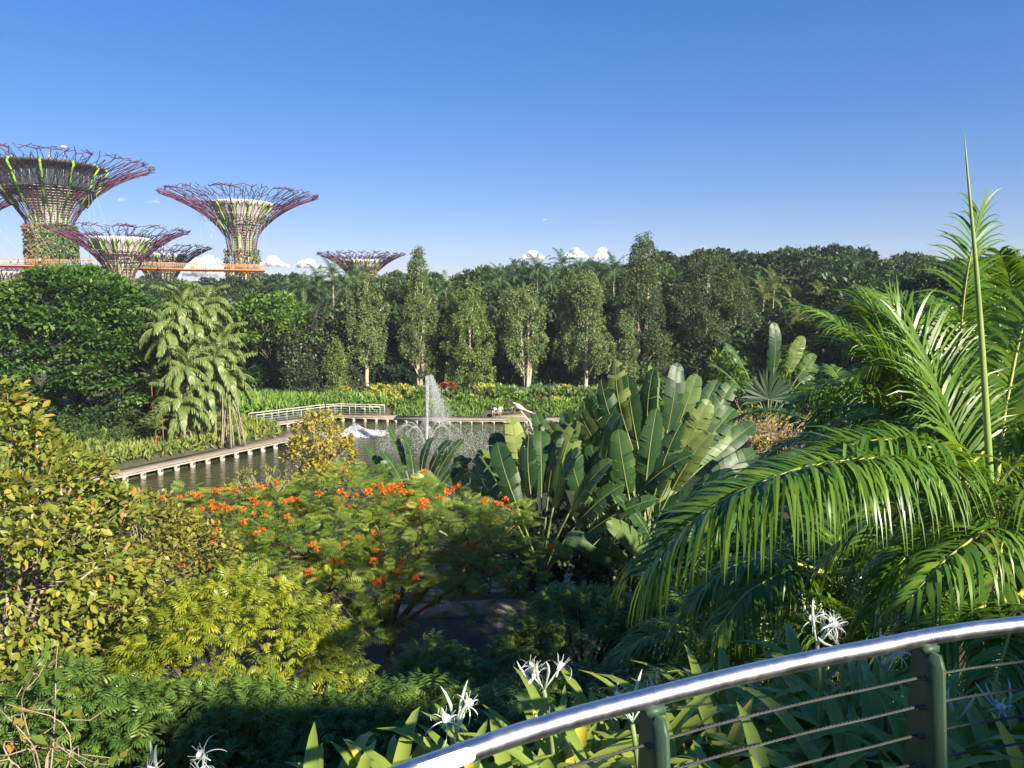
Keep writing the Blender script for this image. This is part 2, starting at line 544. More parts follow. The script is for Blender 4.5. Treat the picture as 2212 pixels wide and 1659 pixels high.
def spray_tpl(n=9, droop=0.55, seed=1, w=0.042):
    """a drooping compound leaf: lance leaflets hanging from an arched stalk"""
    r = np.random.default_rng(seed)
    v, f = [], []
    for i in range(n):
        u = i / (n - 1)
        b = np.array([0, 0.12 + 0.5 * u, 0.10 * sin(pi * u)])
        sd = 1 if i % 2 else -1
        a = (1.15 - 0.95 * u) * sd if i < n - 1 else 0.0
        L = 0.46 * (0.8 + 0.3 * r.random())
        d0 = np.array([sin(a), cos(a), 0.05])
        p = b.copy()
        side = np.array([cos(a), -sin(a), 0.0])
        k0 = len(v)
        for j, ww in enumerate((0.25, 1.0, 0.85, 0.0)):
            v += [p + side * w * ww, p - side * w * ww] if ww else [p.copy()]
            dd = d0 - np.array([0, 0, droop * (j + 0.6) * (0.7 + 0.3 * r.random())])
            p = p + dd / np.linalg.norm(dd) * L / 3
        f += [(k0, k0 + 2, k0 + 3, k0 + 1), (k0 + 2, k0 + 4, k0 + 5, k0 + 3)]
        f += [(k0 + 4, k0 + 6, k0 + 5, k0 + 5)]
    f = [q if q[2] != q[3] else (q[0], q[1], q[2]) for q in f]
    return np.array(v), [np.array([q for q in f if len(q) == 4]), np.array([q for q in f if len(q) == 3])]


def feather_tpl(n=8):
    v, f = [], []
    for i in range(n):
        u = (i + 0.5) / n
        L = 0.42 * sin(pi * min(1, 0.15 + 0.85 * u) ** 0.8) * 0.75 + 0.08
        y = 0.1 + 0.85 * u
        for sd in (1, -1):
            k = len(v)
            z = 0.06 - 0.14 * u * u
            v += [(0, y, z), (sd * L * .5, y + .02 + L * .2, z + .015), (sd * L, y + L * .42, z - .06), (sd * L * .55, y + L * .3 - .075, z + .0)]
            f += [(k, k + 1, k + 2, k + 3)]
    return T(v, f)


SPRAY = [spray_tpl(9, 0.55, 1), spray_tpl(9, 0.75, 2), spray_tpl(9, 0.45, 3)]
FEATHER = feather_tpl()


def unit(v):
    return v / (np.linalg.norm(v, axis=-1, keepdims=True) + 1e-9)


def clumps(env, n, rng, low=-0.5, shell=0.45):
    """clump centres in the outer part of a set of ellipsoids (x, y, z, rx, ry, rz)"""
    env = np.asarray(env, float)
    w = env[:, 3] * env[:, 5]
    w = w / w.sum()
    P, O = [], []
    while len(P) < n:
        e = env[rng.choice(len(env), p=w)]
        d = unit(rng.normal(size=3))
        if d[2] < low:
            continue
        r = 1 - shell * rng.random() ** 1.6
        p = e[:3] + d * r * e[3:]
        if any((((p - q[:3]) / (q[3:] * 0.72)) ** 2).sum() < 1 for q in env if q is not e):
            continue
        P.append(p)
        O.append(d / e[3:] * e[3])
    return np.array(P), unit(np.array(O))


def leaves_on(P, O, rc, k, rng, flat=0.7, droop=0.2, up=0.8, out=0.6):
    """leaf positions and directions on the outer side of each clump"""
    N = len(P)
    rc = np.broadcast_to(np.asarray(rc, float), (N,))
    d = unit(rng.normal(size=(N, k, 3)) + 0.75 * O[:, None] + np.array([0, 0, 0.35]))
    rad = rc[:, None, None] * (0.45 + 0.55 * rng.random((N, k, 1)))
    pos = P[:, None] + d * rad * np.array([1, 1, flat])
    fwd = unit(d * out + O[:, None] * 0.4 + rng.normal(size=(N, k, 3)) * 0.45 + np.array([0, 0, -droop]))
    nor = unit(np.array([0, 0, up]) + d * 0.6 + rng.normal(size=(N, k, 3)) * 0.35)
    return pos.reshape(-1, 3), fwd.reshape(-1, 3), nor.reshape(-1, 3)


def tints(N, k, rng, spread=0.22, mean=0.45):
    c = np.clip(rng.normal(mean, spread * 0.8, (N, 1)) + rng.normal(0, spread * 0.6, (N, k)), 0, 1)
    return c.reshape(-1)


def wood(base, fork, targets, r0, rng, sides=6, wob=0.25, g=None, rt=0.02, trunk_pts=5):
    g = g or G()
    base, fork = np.array(base, float), np.array(fork, float)
    L = np.linalg.norm(fork - base)
    pts = [base + (fork - base) * u + rng.normal(size=3) * np.array([1, 1, 0]) * wob * 0.12 * L * sin(pi * u) for u in np.linspace(0, 1, trunk_pts)]
    g.tube(pts, np.linspace(r0 * 1.25, r0 * 0.75, trunk_pts) * np.array([1.15] + [1] * (trunk_pts - 1)), sides)
    for t in targets:
        t = np.array(t, float)
        a = fork + (base - fork) * rng.random() * 0.25
        mid = (a + t) / 2 + np.array([0, 0, 0.12 * np.linalg.norm(t - a)]) + rng.normal(size=3) * wob * 0.25 * np.linalg.norm(t - a) * 0.4
        q = [(1 - u) ** 2 * a + 2 * u * (1 - u) * mid + u * u * t for u in np.linspace(0, 1, 6)]
        g.tube(q, np.linspace(r0 * 0.5, rt, 6), max(4, sides - 2))
    return g

# ------------------------------------------------------------------ ground, lake, path
LAKE = np.array([(-75, 31), (-45, 30.5), (-20, 31.5), (0, 32.5), (9, 33.2), (12.5, 38), (15, 50), (16.5, 66), (17, 78), (14.5, 83.6), (10, 84.2),
                 (-13, 83.4), (-19.3, 84.2), (-23.5, 80.5), (-24, 77), (-19.6, 70), (-27.6, 55), (-36, 41), (-50, 40), (-75, 42)], float)


def lake_sd(x, y):
    p = np.stack([x, y], -1)
    a, b = LAKE, np.roll(LAKE, -1, 0)
    d = np.full(x.shape, 1e9)
    ins = np.zeros(x.shape, bool)
    for i in range(len(a)):
        e = b[i] - a[i]
        w = p - a[i]
        t = np.clip((w @ e) / (e @ e), 0, 1)
        d = np.minimum(d, np.linalg.norm(w - t[..., None] * e, axis=-1))
        c = ((a[i][1] > y) != (b[i][1] > y)) & (x < e[0] * (y - a[i][1]) / (e[1] + 1e-12) + a[i][0])
        ins ^= c
    return np.where(ins, -d, d)


def ground_z(x, y):
    x, y = np.asarray(x, float), np.asarray(y, float)
    s = np.clip((y - 3.2) / 14, 0, 1)
    z = 7.6 * (1 - s) ** 1.6 + 1.0 * (1 - (1 - s) ** 1.6)
    r = np.clip((x - 3.5) / 4.0, 0, 1)
    z = z + r * 2.2 * np.clip((16 - y) / 12, 0, 1)
    z = np.where(y < 3.2, 7.6 + r * 2.2, z)
    sd = lake_sd(x, y)
    bank = np.clip(sd / 1.6, -1, 1)
    far = np.clip((y - 30) / 5, 0, 1)
    z = np.where(sd < 1.6, np.minimum(z, -0.1 + bank * 0.9), z)
    hill = 1.6 * np.clip((y - 92) / 30, 0, 1)
    return z + hill * (sd > 3)


xs = np.unique(np.concatenate([np.linspace(-60, 60, 101), np.linspace(-420, -60, 16), np.linspace(60, 420, 16), np.linspace(-4000, -420, 6), np.linspace(420, 4000, 6)]))
ys = np.unique(np.concatenate([np.linspace(-12, 110, 104), np.linspace(110, 420, 18), np.linspace(-60, -12, 5), np.linspace(420, 6000, 8)]))
gx, gy = np.meshgrid(xs, ys)
gz = ground_z(gx, gy)
idx = np.arange(gx.size).reshape(gx.shape)
gf = np.stack([idx[:-1, :-1], idx[:-1, 1:], idx[1:, 1:], idx[1:, :-1]], -1).reshape(-1, 4)
link('ground', G().add(np.stack([gx, gy, gz], -1).reshape(-1, 3), gf).mesh('ground', M['soil'], True), kind='structure')
link('lake_water', G().add([(-80, 28, 0), (44, 28, 0), (44, 88, 0), (-80, 88, 0)], [(0, 1, 2, 3)]).mesh('lake_water', M['water']), kind='structure')


def strip(pts, w, z, g=None, th=0.0, mat=0):
    """ribbon of width w along a list of (x, y); with a thickness it becomes a slab"""
    P = np.array(pts, float)
    t = unit(np.gradient(P, axis=0))
    nn = np.stack([-t[:, 1], t[:, 0]], -1)
    L, Rr = P + nn * w / 2, P - nn * w / 2
    n = len(P)
    g = g or G()
    zz = np.broadcast_to(np.asarray(z, float), (n,))
    v = np.concatenate([np.column_stack([L, zz]), np.column_stack([Rr, zz])])
    f = [(i, n + i, n + i + 1, i + 1) for i in range(n - 1)]
    if th:
        v = np.concatenate([v, v - np.array([0, 0, th])])
        m = 2 * n
        f += [(m + i, m + i + 1, m + n + i + 1, m + n + i) for i in range(n - 1)]
        f += [(i, i + 1, m + i + 1, m + i) for i in range(n - 1)] + [(n + i, m + n + i, m + n + i + 1, n + i + 1) for i in range(n - 1)]
        f += [(0, m, m + n, n), (n - 1, n + n - 1, m + n + n - 1, m + n - 1)]
    return g.add(v, f, 0.5, mat)


def smooth_path(pts, n):
    P = np.array(pts, float)
    d = np.concatenate([[0], np.cumsum(np.linalg.norm(np.diff(P, axis=0), axis=1))])
    t = np.linspace(0, d[-1], n)
    Q = np.stack([np.interp(t, d, P[:, k]) for k in range(P.shape[1])], -1)
    for _ in range(3):
        Q[1:-1] = (Q[:-2] + 2 * Q[1:-1] + Q[2:]) / 4
    return Q


road = smooth_path([(-40, 22.5), (-20, 23.5), (-8, 24.8), (2, 26.3), (10, 26.0), (20, 24), (40, 20)], 60)
link('path', strip(road, 4.6, 1.075).mesh('path', M['asphalt']), kind='structure')
g = G()
for sgn in (1, -1):
    t = unit(np.gradient(road, axis=0))
    nn = np.stack([-t[:, 1], t[:, 0]], -1)
    strip(road + nn * sgn * 2.95, 1.3, 1.15, g, 0.18)
link('pavement_edge', g.mesh('pavement_edge', M['pave']), kind='structure')

# the deck one stands on and the building behind it, which keeps the sun off the slope below
link('viewing_deck', G().box((0.5, -2.6, 10.82), (46, 6.4, 0.2)).mesh('viewing_deck', M['pave']), kind='structure')


# ------------------------------------------------------------------ steel tree towers
UP = np.array([0, .16, .31, .47, .63, .79, .9, 1.0])
RP = np.array([0, .02, .09, .21, .375, .58, .76, 1.0])


def steel_tree(label, c, rt, RR, zs, zt, n=24, core=None, creeper_top=None, lime=12, rods=0.13, obs=False, creeper_n=900, seed=0, hoops=12):
    rng = np.random.default_rng(seed + 100)
    root = thing('steel_tree_tower', label, 'tower', (c[0], c[1], 0), seed * 0.7, 'steel tree towers')

    def rad(u):
        return rt + (RR - rt) * np.interp(u, UP, RP)

    def P(u, th, dr=0.0):
        r = rad(u) + dr
        return np.array([r * cos(th), r * sin(th), zs + (zt - zs) * (u - 0.0)])
    w = 2 * pi / n
    # three variants of one branch: a rib that forks and re-joins its neighbours outwards
    us = [.0, .18, .34, .48, .59, .69, .78, .86, .93, 1.0]
    meshes = []

    def extra(b, rng, P, w, us, rods, RR):
        # finer twigs between the main cells of the bowl
        for t in (-.375, -.125, .125, .375):
            a = P(us[5] + rng.normal() * .02, (t + rng.normal() * .05) * w, -.15)
            for i in range(6, len(us)):
                if rng.random() < .75:
                    c = P(us[i] + rng.normal() * .015, (t + rng.normal() * .12) * w, rng.normal() * .12)
                    b.tube([a, c], rods * .72, 4, cap=False)
                    if rng.random() < .6:
                        e = P(us[i] + .03 + rng.normal() * .015, (t + rng.choice([-.17, .17])) * w, rng.normal() * .15)
                        b.tube([c, e], rods * .65, 4, cap=False)
                    a = c
    for k in range(3):
        b = G()
        b.tube([(rad(0) * 1.12, 0, 1.0), (rad(0) * 1.04, 0, zs * 0.5), tuple(P(0, 0)), tuple(P(.09, 0)), tuple(P(.18, 0))], rods * 1.05, 4, cap=False)
        nodes = {(1, 0.0): P(us[1], 0)}
        for i in range(1, len(us) - 1):
            even = i % 2 == 1
            src = [0.0, ] if i == 1 else sorted(t for (j, t) in nodes if j == i)
            for t in src:
                opts = [t - .25, t + .25] if even else [t]
                for t2 in opts:
                    t3 = t2
                    if even is False and abs(t2) > 0.5:
                        continue
                    key = (i + 1, round(t3, 3))
                    if key not in nodes:
                        j = 0.0 if abs(t3) >= 0.49 else 1.0
                        nodes[key] = P(us[i + 1] + rng.normal() * 0.016 * j, (t3 + rng.normal() * 0.045 * j) * w, rng.normal() * 0.12 * j)
                    if rng.random() < 0.94 or i < 4:
                        b.tube([nodes[(i, t)], nodes[key]], rods * (1.0 - 0.045 * i), 4, cap=False)
        tip = [(j, t) for (j, t) in nodes if j == len(us) - 1]
        extra(b, rng, P, w, us, rods, RR)
        for key in tip:
            for _ in range(2):
                d = rng.normal() * 0.35
                e = P(1.0 + 0.035 * rng.random(), (key[1] + d) * w, (0.6 + 0.5 * rng.random()) * RR * 0.07)
                e[2] += rng.random() * 0.5
                b.tube([nodes[key], e], rods * 0.8, 4, cap=False)
        # a second layer a little inside, which makes the shallow bowl read dense
        for t in (.25,):
            u0 = .38 + .1 * rng.random()
            q = [P(u, (t + rng.normal() * .05) * w, -0.5 - 0.25 * rng.random()) for u in np.linspace(u0, 0.985, 6)]
            b.tube(q, rods * 0.75, 4, cap=False)
        meshes.append(b.mesh('branch', M['purple']))
    for i in range(n):
        link('branch', meshes[i % 3], root, (0, 0, 0), i * w)
    # concrete core that widens to a funnel
    cr, cz = core
    zt2 = cz
    pr = [(rt * .62, 0), (rt * .60, zs), (rt * .66, zs + (zt2 - zs) * .35), (cr * .55 + rt * .25, zs + (zt2 - zs) * .6), (cr * .88, zt2 - 1.2)]
    if not obs:
        link('core', G().lathe(pr, 28).mesh('core', M['concrete'], True), root)
        link('core_rim', G().lathe([(cr * .88, zt2 - 1.2), (cr, zt2 - .5), (cr * 1.02, zt2), (cr * .9, zt2 + .1), (cr * .8, zt2 - .6)], 32).mesh('core_rim', M['concrete_rim'], True), root)
    else:
        link('core', G().lathe([(rt * .62, 0), (rt * .60, zs), (rt * .75, zs + 6), (rt * 1.5, cz - 6.3)], 28).mesh('core', M['concrete'], True), root)
        link('floor_ring', G().lathe([(rt * 1.4, cz - 6.4), (cr * .92, cz - 5.6), (cr * .95, cz - 5.0), (rt, cz - 4.9)], 36).mesh('floor_ring', M['roof_dark']), root)
        gl = G().lathe([(cr * .86, cz - 5.0), (cr * .9, cz - 1.0)], 36)
        link('glass_band', gl.mesh('glass_band', M['glass']), root)
        mu = G()
        for i in range(36):
            a = i * 2 * pi / 36
            mu.tube([(cr * .87 * cos(a), cr * .87 * sin(a), cz - 5), (cr * .91 * cos(a), cr * .91 * sin(a), cz - 1)], 0.05, 4)
        link('mullion', mu.mesh('mullion', M['steel_grey']), root, kind='stuff')
        link('roof', G().lathe([(cr * .88, cz - 1.0), (cr * 1.13, cz - .3), (cr * 1.15, cz + .15), (cr * 1.0, cz + .35), (0.1, cz + .3)], 40).mesh('roof', M['roof_dark']), root)
        ml = G()
        for i in range(12):
            a = (i + .5) * 2 * pi / 12
            ml.v = ml.v
            q = [((cr * f) * cos(a), (cr * f) * sin(a), z) for f, z in ((.72, cz - 9), (.98, cz - 5), (1.1, cz - 2), (1.19, cz - .6), (1.15, cz + .1), (1.0, cz + .5))]
            link('lime_rib', G().tube(q, 0.26, 6).mesh('lime_rib', M['lime']), root)
        mast = link('antenna_mast', G().tube([(4, 2, cz), (4, 2, cz + 5.5)], 0.06, 5).mesh('antenna_mast', M['steel_grey']), root)
        link('antenna_dish', G().lathe([(0.02, -.25), (.55, -.05), (.75, .25), (.7, .28), (.5, .02), (.02, -.18)], 12).mesh('antenna_dish', M['white_paint'], True), mast, (4.1, 1.9, cz + 5.2))
    # lime green ribs between core and branches
    lm = []
    q = [(rad(0) * .80, 0, zs - 2)] + [((rad(u * .72) * .80 + .0) if u < .4 else (cr * (.55 + .5 * (u - .4) / .6)), 0, zs + (zt2 - .4 - zs) * u) for u in np.linspace(0.02, 1, 8)]
    q = [(max(a[0], rt * .66), a[1], a[2]) for a in q]
    lmesh = G().tube(q, rods * 1.9, 6).mesh('lime_strut', M['lime'], True)
    if not obs:
        for i in range(lime):
            link('lime_strut', lmesh, root, (0, 0, 0), (i + .5) * 2 * pi / lime)
    else:
        for i in range(lime):
            q = [(rt * .78, 0, zs - 1), (rt * .84, 0, zs + 5), (rt * 1.15, 0, zs + 9), (rt * 1.8, 0, cz - 6)]
            if i == 0:
                om = G().tube(smooth_path(q, 12), 0.2, 5).mesh('lime_strut', M['lime'])
            link('lime_strut', om, root, (0, 0, 0), (i + .3) * 2 * pi / lime)
    # thin horizontal hoops
    h = G()
    for u in np.linspace(-0.12, 0.62, hoops):
        z = zs + (zt - zs) * u
        r = (rad(max(u, 0)) - 0.35) if u > 0 else rt * 0.98
        if not obs and u > .45:
            r = min(r, cr * 1.0)
        h.lathe([(r, z - .045), (r + .05, z), (r, z + .045), (r - .05, z), (r, z - .045)], 40)
    link('hoop', h.mesh('hoop', M['wire']), root, kind='stuff')
    # planted skin of the trunk
    if creeper_top:
        N = creeper_n
        a = rng.random(N) * 2 * pi
        z = 1 + (creeper_top - 1) * rng.random(N) ** 0.9
        patch = np.sin(a * 3 + z * .35) + np.sin(a * 7 - z * .8) + rng.normal(0, .6, N)
        ok = patch > -1.9
        a, z = a[ok], z[ok]
        r = rt * 1.06 + rng.random(len(a)) * .35
        o = np.stack([np.cos(a), np.sin(a), 0 * a], -1)
        pos = o * r[:, None] + np.stack([0 * a, 0 * a, z], -1)
        fwd = unit(o * .7 + np.array([0, 0, -.9]) + rng.normal(size=(len(a), 3)) * .4)
        tn = np.clip(.45 + .3 * np.sin(a * 2 + 1) + rng.normal(0, .22, len(a)), 0, 1)
        link('creeper', G().scatter(LEAF4, pos, fwd, unit(o + rng.normal(size=o.shape) * .4), .55 + .6 * rng.random(len(a)), tn).mesh('creeper', M['creeper']), root, kind='stuff')
    return root


TA = at(119, 648, 182)
TC = at(266, 648, 160)
TE = at(527, 648, 198)
steel_tree('tallest purple steel tree tower, with a round glass observatory under its crown', TA, 4.6, 21.4, 28.5, 44.0, 26, (10.6, 43.5), 30.5, 14, 0.108, True, 9000, 1, 22)
steel_tree('purple steel tree tower with pale funnel, alone at the right end of the orange walkway', TE, 3.5, 18.2, 26.5, 39.0, 24, (7.6, 37.4), 26.0, 12, 0.105, False, 2000, 2, 16)
steel_tree('mid-height steel tree tower with leafy trunk in front of the orange walkway', TC, 2.2, 12.6, 16.5, 26.9, 20, (5.6, 25.6), 17.5, 12, 0.09, False, 3600, 3, 12)
steel_tree('small steel tree tower just behind the walkway with slender bare posts in front', at(352, 648, 215), 3.2, 12.6, 16.5, 27.2, 17, (6.6, 25.5), 17, 10, 0.10, False, 900, 4, 10)
steel_tree('steel tree tower cut by the left picture edge, its crown tip above the walkway', at(-112, 648, 205), 4.2, 18.6, 25, 40.3, 24, (7.5, 38), 24, 10, 0.13, False, 500, 5, 12)
steel_tree('far steel tree tower rising alone behind the palms, right of the other towers', at(783, 648, 245), 3.0, 12.8, 17.5, 27.0, 22, (6.3, 25.4), 16, 10, 0.13, False, 400, 6, 10)
steel_tree('low distant steel tree tower seen beneath the walkway between two taller trunks', at(206, 648, 285), 2.6, 7.9, 15.5, 24.4, 18, (4.6, 23.0), 12, 10, 0.12, False, 200, 7, 8)
steel_tree('low steel tree tower under the walkway at the left picture edge', at(2, 648, 232), 3.2, 11.3, 12.5, 22.8, 20, (5.6, 21.4), 12, 10, 0.12, False, 300, 8, 8)

# ------------------------------------------------------------------ aerial walkway
DZ = 20.4
wk = [at(-170, 648, 158), at(-60, 648, 162), at(20, 648, 165), at(90, 648, 167), at(160, 648, 169), at(230, 648, 173), at(300, 648, 178), at(370, 648, 183),
      at(440, 648, 187), at(500, 648, 189), at(545, 648, 190.5), at(572, 648, 192.5)]
wk = smooth_path([p[:2] for p in wk], 64)
walk = thing('aerial_walkway', 'orange aerial walkway strung between the steel tree towers', 'walkway', (wk[0][0], wk[0][1], DZ))
off = np.array([wk[0][0], wk[0][1], DZ])
W0 = wk - wk[0]
link('deck', strip(W0, 2.4, 0.0, None, 0.25).mesh('deck', M['orange']), walk)
link('edge_beam', strip(W0, 1.3, -0.26, None, 0.35).mesh('edge_beam', M['orange']), walk)
t = unit(np.gradient(W0, axis=0))
nn = np.stack([-t[:, 1], t[:, 0]], -1)
for sg in (1, -1):
    side = W0 + nn * sg * 1.15
    link('handrail', G().tube(np.column_stack([side, np.full(len(side), 1.25)]), 0.05, 5).mesh('handrail', M['orange']), walk)
pm = G().box((0, 0, 0.62), (0.07, 0.07, 1.24)).mesh('post', M['orange'])
pg = G().box((0, 0, 0.62), (0.05, 0.05, 1.24)).mesh('post', M['steel_grey'])
fine = smooth_path(W0, 150)
t = unit(np.gradient(fine, axis=0))
nn2 = np.stack([-t[:, 1], t[:, 0]], -1)
for i in range(0, 150, 1):
    px = (fine[i] + wk[0])
    xp = 1106 + F * px[0] / px[1]
    m = pm if (70 < xp < 140 or xp > 330) else pg
    for sg in ((1, -1) if i % 2 == 0 else (-1,)):
        p = fine[i] + nn2[i] * sg * 1.15
        link('post', m, walk, (p[0], p[1], 0))
for sg in (1, -1):
    g = G()
    for z in (0.35, 0.7, 1.0):
        g.tube(np.column_stack([W0 + nn * sg * 1.15, np.full(len(W0), z)]), 0.018, 4, cap=False)
    link('wire_run', g.mesh('wire_run', M['wire']), walk, kind='stuff')


def hang(x0, Y0, z0, i):
    p0 = at(x0, 648, Y0)
    p0[2] = z0
    q = np.array([wk[i][0], wk[i][1], DZ + 1.2])
    return G().tube(np.array([p0, q]) - off, 0.035, 4).mesh('cable', M['cable_grey'])


for k, (x0, i) in enumerate([(440, 54), (440, 55), (452, 56), (455, 53), (470, 51), (470, 57), (480, 52), (440, 50), (575, 61), (582, 62), (590, 62), (570, 60)]):
    link('cable', hang(x0, 190 if k < 8 else 197, 34.5, i), walk)
for x0, i in [(-40, 12), (-45, 14), (-50, 17), (-40, 19), (-55, 10), (60, 20), (45, 22), (210, 30), (220, 33), (205, 28)]:
    link('cable', hang(x0, 172, 36, i), walk)


# ------------------------------------------------------------------ people
def body(name, joints, edges, mats_by):
    """one continuous body grown from a skeleton: joints name -> (x, y, z, radius); mats_by chooses a slot for a face centre"""
    names = list(joints)
    me = bpy.data.meshes.new('body')
    me.from_pydata([joints[k][:3] for k in names], [(names.index(a), names.index(b)) for a, b in edges], [])
    o = bpy.data.objects.new('body', me)
    C.objects.link(o)
    md = o.modifiers.new('skin', 'SKIN')
    sl = me.skin_vertices[0].data
    for i, k in enumerate(names):
        r = joints[k][3]
        sl[i].radius = (r, r * (joints[k][4] if len(joints[k]) > 4 else 1))
        sl[i].use_root = (i == 0)
    sub = o.modifiers.new('sub', 'SUBSURF')
    sub.levels = sub.render_levels = 1
    dg = bpy.context.evaluated_depsgraph_get()
    out = bpy.data.meshes.new_from_object(o.evaluated_get(dg))
    bpy.data.objects.remove(o)
    out.name = 'person'
    out.materials.clear()
    for m in mats_by[0]:
        out.materials.append(m)
    for p in out.polygons:
        p.use_smooth = True
        p.material_index = mats_by[1](p.center)
    return out


def standing(top, low, stride=0.18, h=1.7):
    k = h / 1.7
    J = {'pelvis': (0, 0, .93, .13, .8), 'waist': (0, 0, 1.08, .12, .8), 'chest': (0, 0, 1.3, .155, .72), 'neck': (0, 0, 1.46, .055), 'head': (0, .02, 1.60, .095), 'crown': (0, .0, 1.68, .075),
         'ls': (-.18, 0, 1.40, .055), 'le': (-.24, .05, 1.14, .042), 'lw': (-.23, .16, .92, .03), 'lh': (-.22, .2, .84, .035),
         'rs': (.18, 0, 1.40, .055), 're': (.24, -.06, 1.14, .042), 'rw': (.24, -.02, .90, .03), 'rh': (.24, .02, .82, .035),
         'lp': (-.09, 0, .88, .085), 'lk': (-.09, stride * .7, .50, .062), 'la': (-.09, stride, .09, .042), 'lt': (-.09, stride + .16, .04, .035),
         'rp': (.09, 0, .88, .085), 'rk': (.09, -stride * .2, .48, .062), 'ra': (.09, -stride, .10, .042), 'rt': (.09, -stride + .16, .04, .035)}
    J = {a: (b[0] * k, b[1] * k, b[2] * k) + tuple(x * (k if i == 0 else 1) for i, x in enumerate(b[3:])) for a, b in J.items()}
    E = [('pelvis', 'waist'), ('waist', 'chest'), ('chest', 'neck'), ('neck', 'head'), ('head', 'crown'), ('chest', 'ls'), ('ls', 'le'), ('le', 'lw'), ('lw', 'lh'), ('chest', 'rs'), ('rs', 're'), ('re', 'rw'), ('rw', 'rh'),
         ('pelvis', 'lp'), ('lp', 'lk'), ('lk', 'la'), ('la', 'lt'), ('pelvis', 'rp'), ('rp', 'rk'), ('rk', 'ra'), ('ra', 'rt')]

    def slot(c):
        z = c.z / k
        if z > 1.63 or (z > 1.52 and c.y < -.02):
            return 3
        if z > 1.44 or (abs(c.x) > .195 * k and z < 1.2) or z < .09:
            return 0
        return 1 if z > .96 else 2
    return body('p', J, E, ([M['skin'], top, low, M['hair']], slot))


pw = standing(M['white_cloth'], M['dark_cloth'])
pp = standing(M['red_cloth'], M['white_cloth'], .12, 1.62)
pd = standing(M['dark_cloth'], M['dark_cloth'], .24)
for x, m, lab in [(35, pw, 'person in white top and dark trousers on the orange walkway, nearest the left edge'), (41, pp, 'person in a red top and pale trousers close beside one in white on the walkway'),
                  (52, pd, 'person in dark clothes standing third from the left on the orange walkway'), (67, pd, 'person in dark clothes mid-stride on the walkway, fourth from the left'),
                  (98, pw, 'person in white beside the tall tower trunk on the orange walkway'), (172, pd, 'person in dark clothes on the walkway right in front of the tall tower trunk'),
                  (488, pp, 'person in a red top on the walkway left of the lone tower trunk')]:
    i = int(np.argmin(np.abs(1106 + F * wk[:, 0] / wk[:, 1] - x)))
    j = min(i + 1, len(wk) - 1)
    d = wk[j] - wk[i - 1]
    p = wk[i - 1] + d * np.interp(x, [1106 + F * wk[i - 1][0] / wk[i - 1][1], 1106 + F * wk[j][0] / wk[j][1]], [0, 1])
    thing('person', lab, 'person', (p[0], p[1], DZ), atan2(d[1], d[0]) - pi / 2 + (pi if x in (52, 98) else 0), 'people on the aerial walkway', m)
for k, (dx, dy, m) in enumerate([(-6, -8, pp), (-3.5, -9, pd), (2, -9.3, pw), (5.5, -8, pp)]):
    thing('person', 'tiny person on the observatory roof of the tallest tower, %s from the left' % nth(k), 'person', (TA[0] + dx, TA[1] + dy, 43.85), k * 1.3, 'people on the observatory roof', m)

# ------------------------------------------------------------------ boardwalks
pier_m = G().box((0, 0, 0), (0.3, 0.34, 1.1)).mesh('pier', M['pier'])
beam_m = G().box((0, 0, 0), (0.16, 2.0, 0.16)).mesh('cross_beam', M['dark_wood'])


def boardwalk(label, pts, w, water_side, sp, rail=None, dz=0.62):
    P = np.array(pts, float)
    d = np.concatenate([[0], np.cumsum(np.linalg.norm(np.diff(P, axis=0), axis=1))])
    root = thing('boardwalk', label, 'boardwalk', (P[0][0], P[0][1], dz))
    o = P[0]
    link('deck', strip(P - o, w, 0.0, None, 0.10).mesh('deck', M['deck']), root)
    t = unit(np.gradient(P, axis=0))
    nn = np.stack([-t[:, 1], t[:, 0]], -1) * water_side
    link('edge_beam', strip(P - o + nn * (w / 2 - .14), 0.14, -0.103, None, 0.14).mesh('edge_beam', M['pier']), root)
    n = int(d[-1] / sp)
    for i in range(n + 1):
        s = min(d[-1], i * sp)
        p = np.array([np.interp(s, d, P[:, k]) for k in range(2)])
        k = min(len(P) - 2, int(np.searchsorted(d, s, 'right') - 1))
        tt = unit(P[k + 1] - P[k])
        nv = np.array([-tt[1], tt[0]]) * water_side
        q = p + nv * (w / 2 - .2) - o
        link('pier', pier_m, root, (q[0], q[1], -0.78), atan2(tt[1], tt[0]))
        q = p - o
        link('cross_beam', beam_m, root, (q[0], q[1], -0.33), atan2(tt[1], tt[0]))
    if rail:
        s0, s1 = rail
        for sd in (water_side, -water_side):
            line = []
            k = int((s1 - s0) / 1.55)
            for i in range(k + 1):
                s = s0 + (s1 - s0) * i / k
                p = np.array([np.interp(s, d, P[:, q]) for q in range(2)])
                kk = min(len(P) - 2, int(np.searchsorted(d, s, 'right') - 1))
                nv = np.array([-(P[kk + 1] - P[kk])[1], (P[kk + 1] - P[kk])[0]])
                nv = unit(nv) * sd
                q = p + nv * (w / 2 - .12) - o
                line.append((q[0], q[1], 1.08))
                link('rail_post', rail_post, root, (q[0], q[1], 0))
            link('top_rail', G().tube(line, 0.045, 6).mesh('top_rail', M['wire']), root)
            g = G()
            for z in (.3, .55, .8):
                g.tube([(a[0], a[1], z) for a in line], .013, 4, cap=False)
            link('rail_wire', g.mesh('rail_wire', M['steel_grey']), root, kind='stuff')
    return root


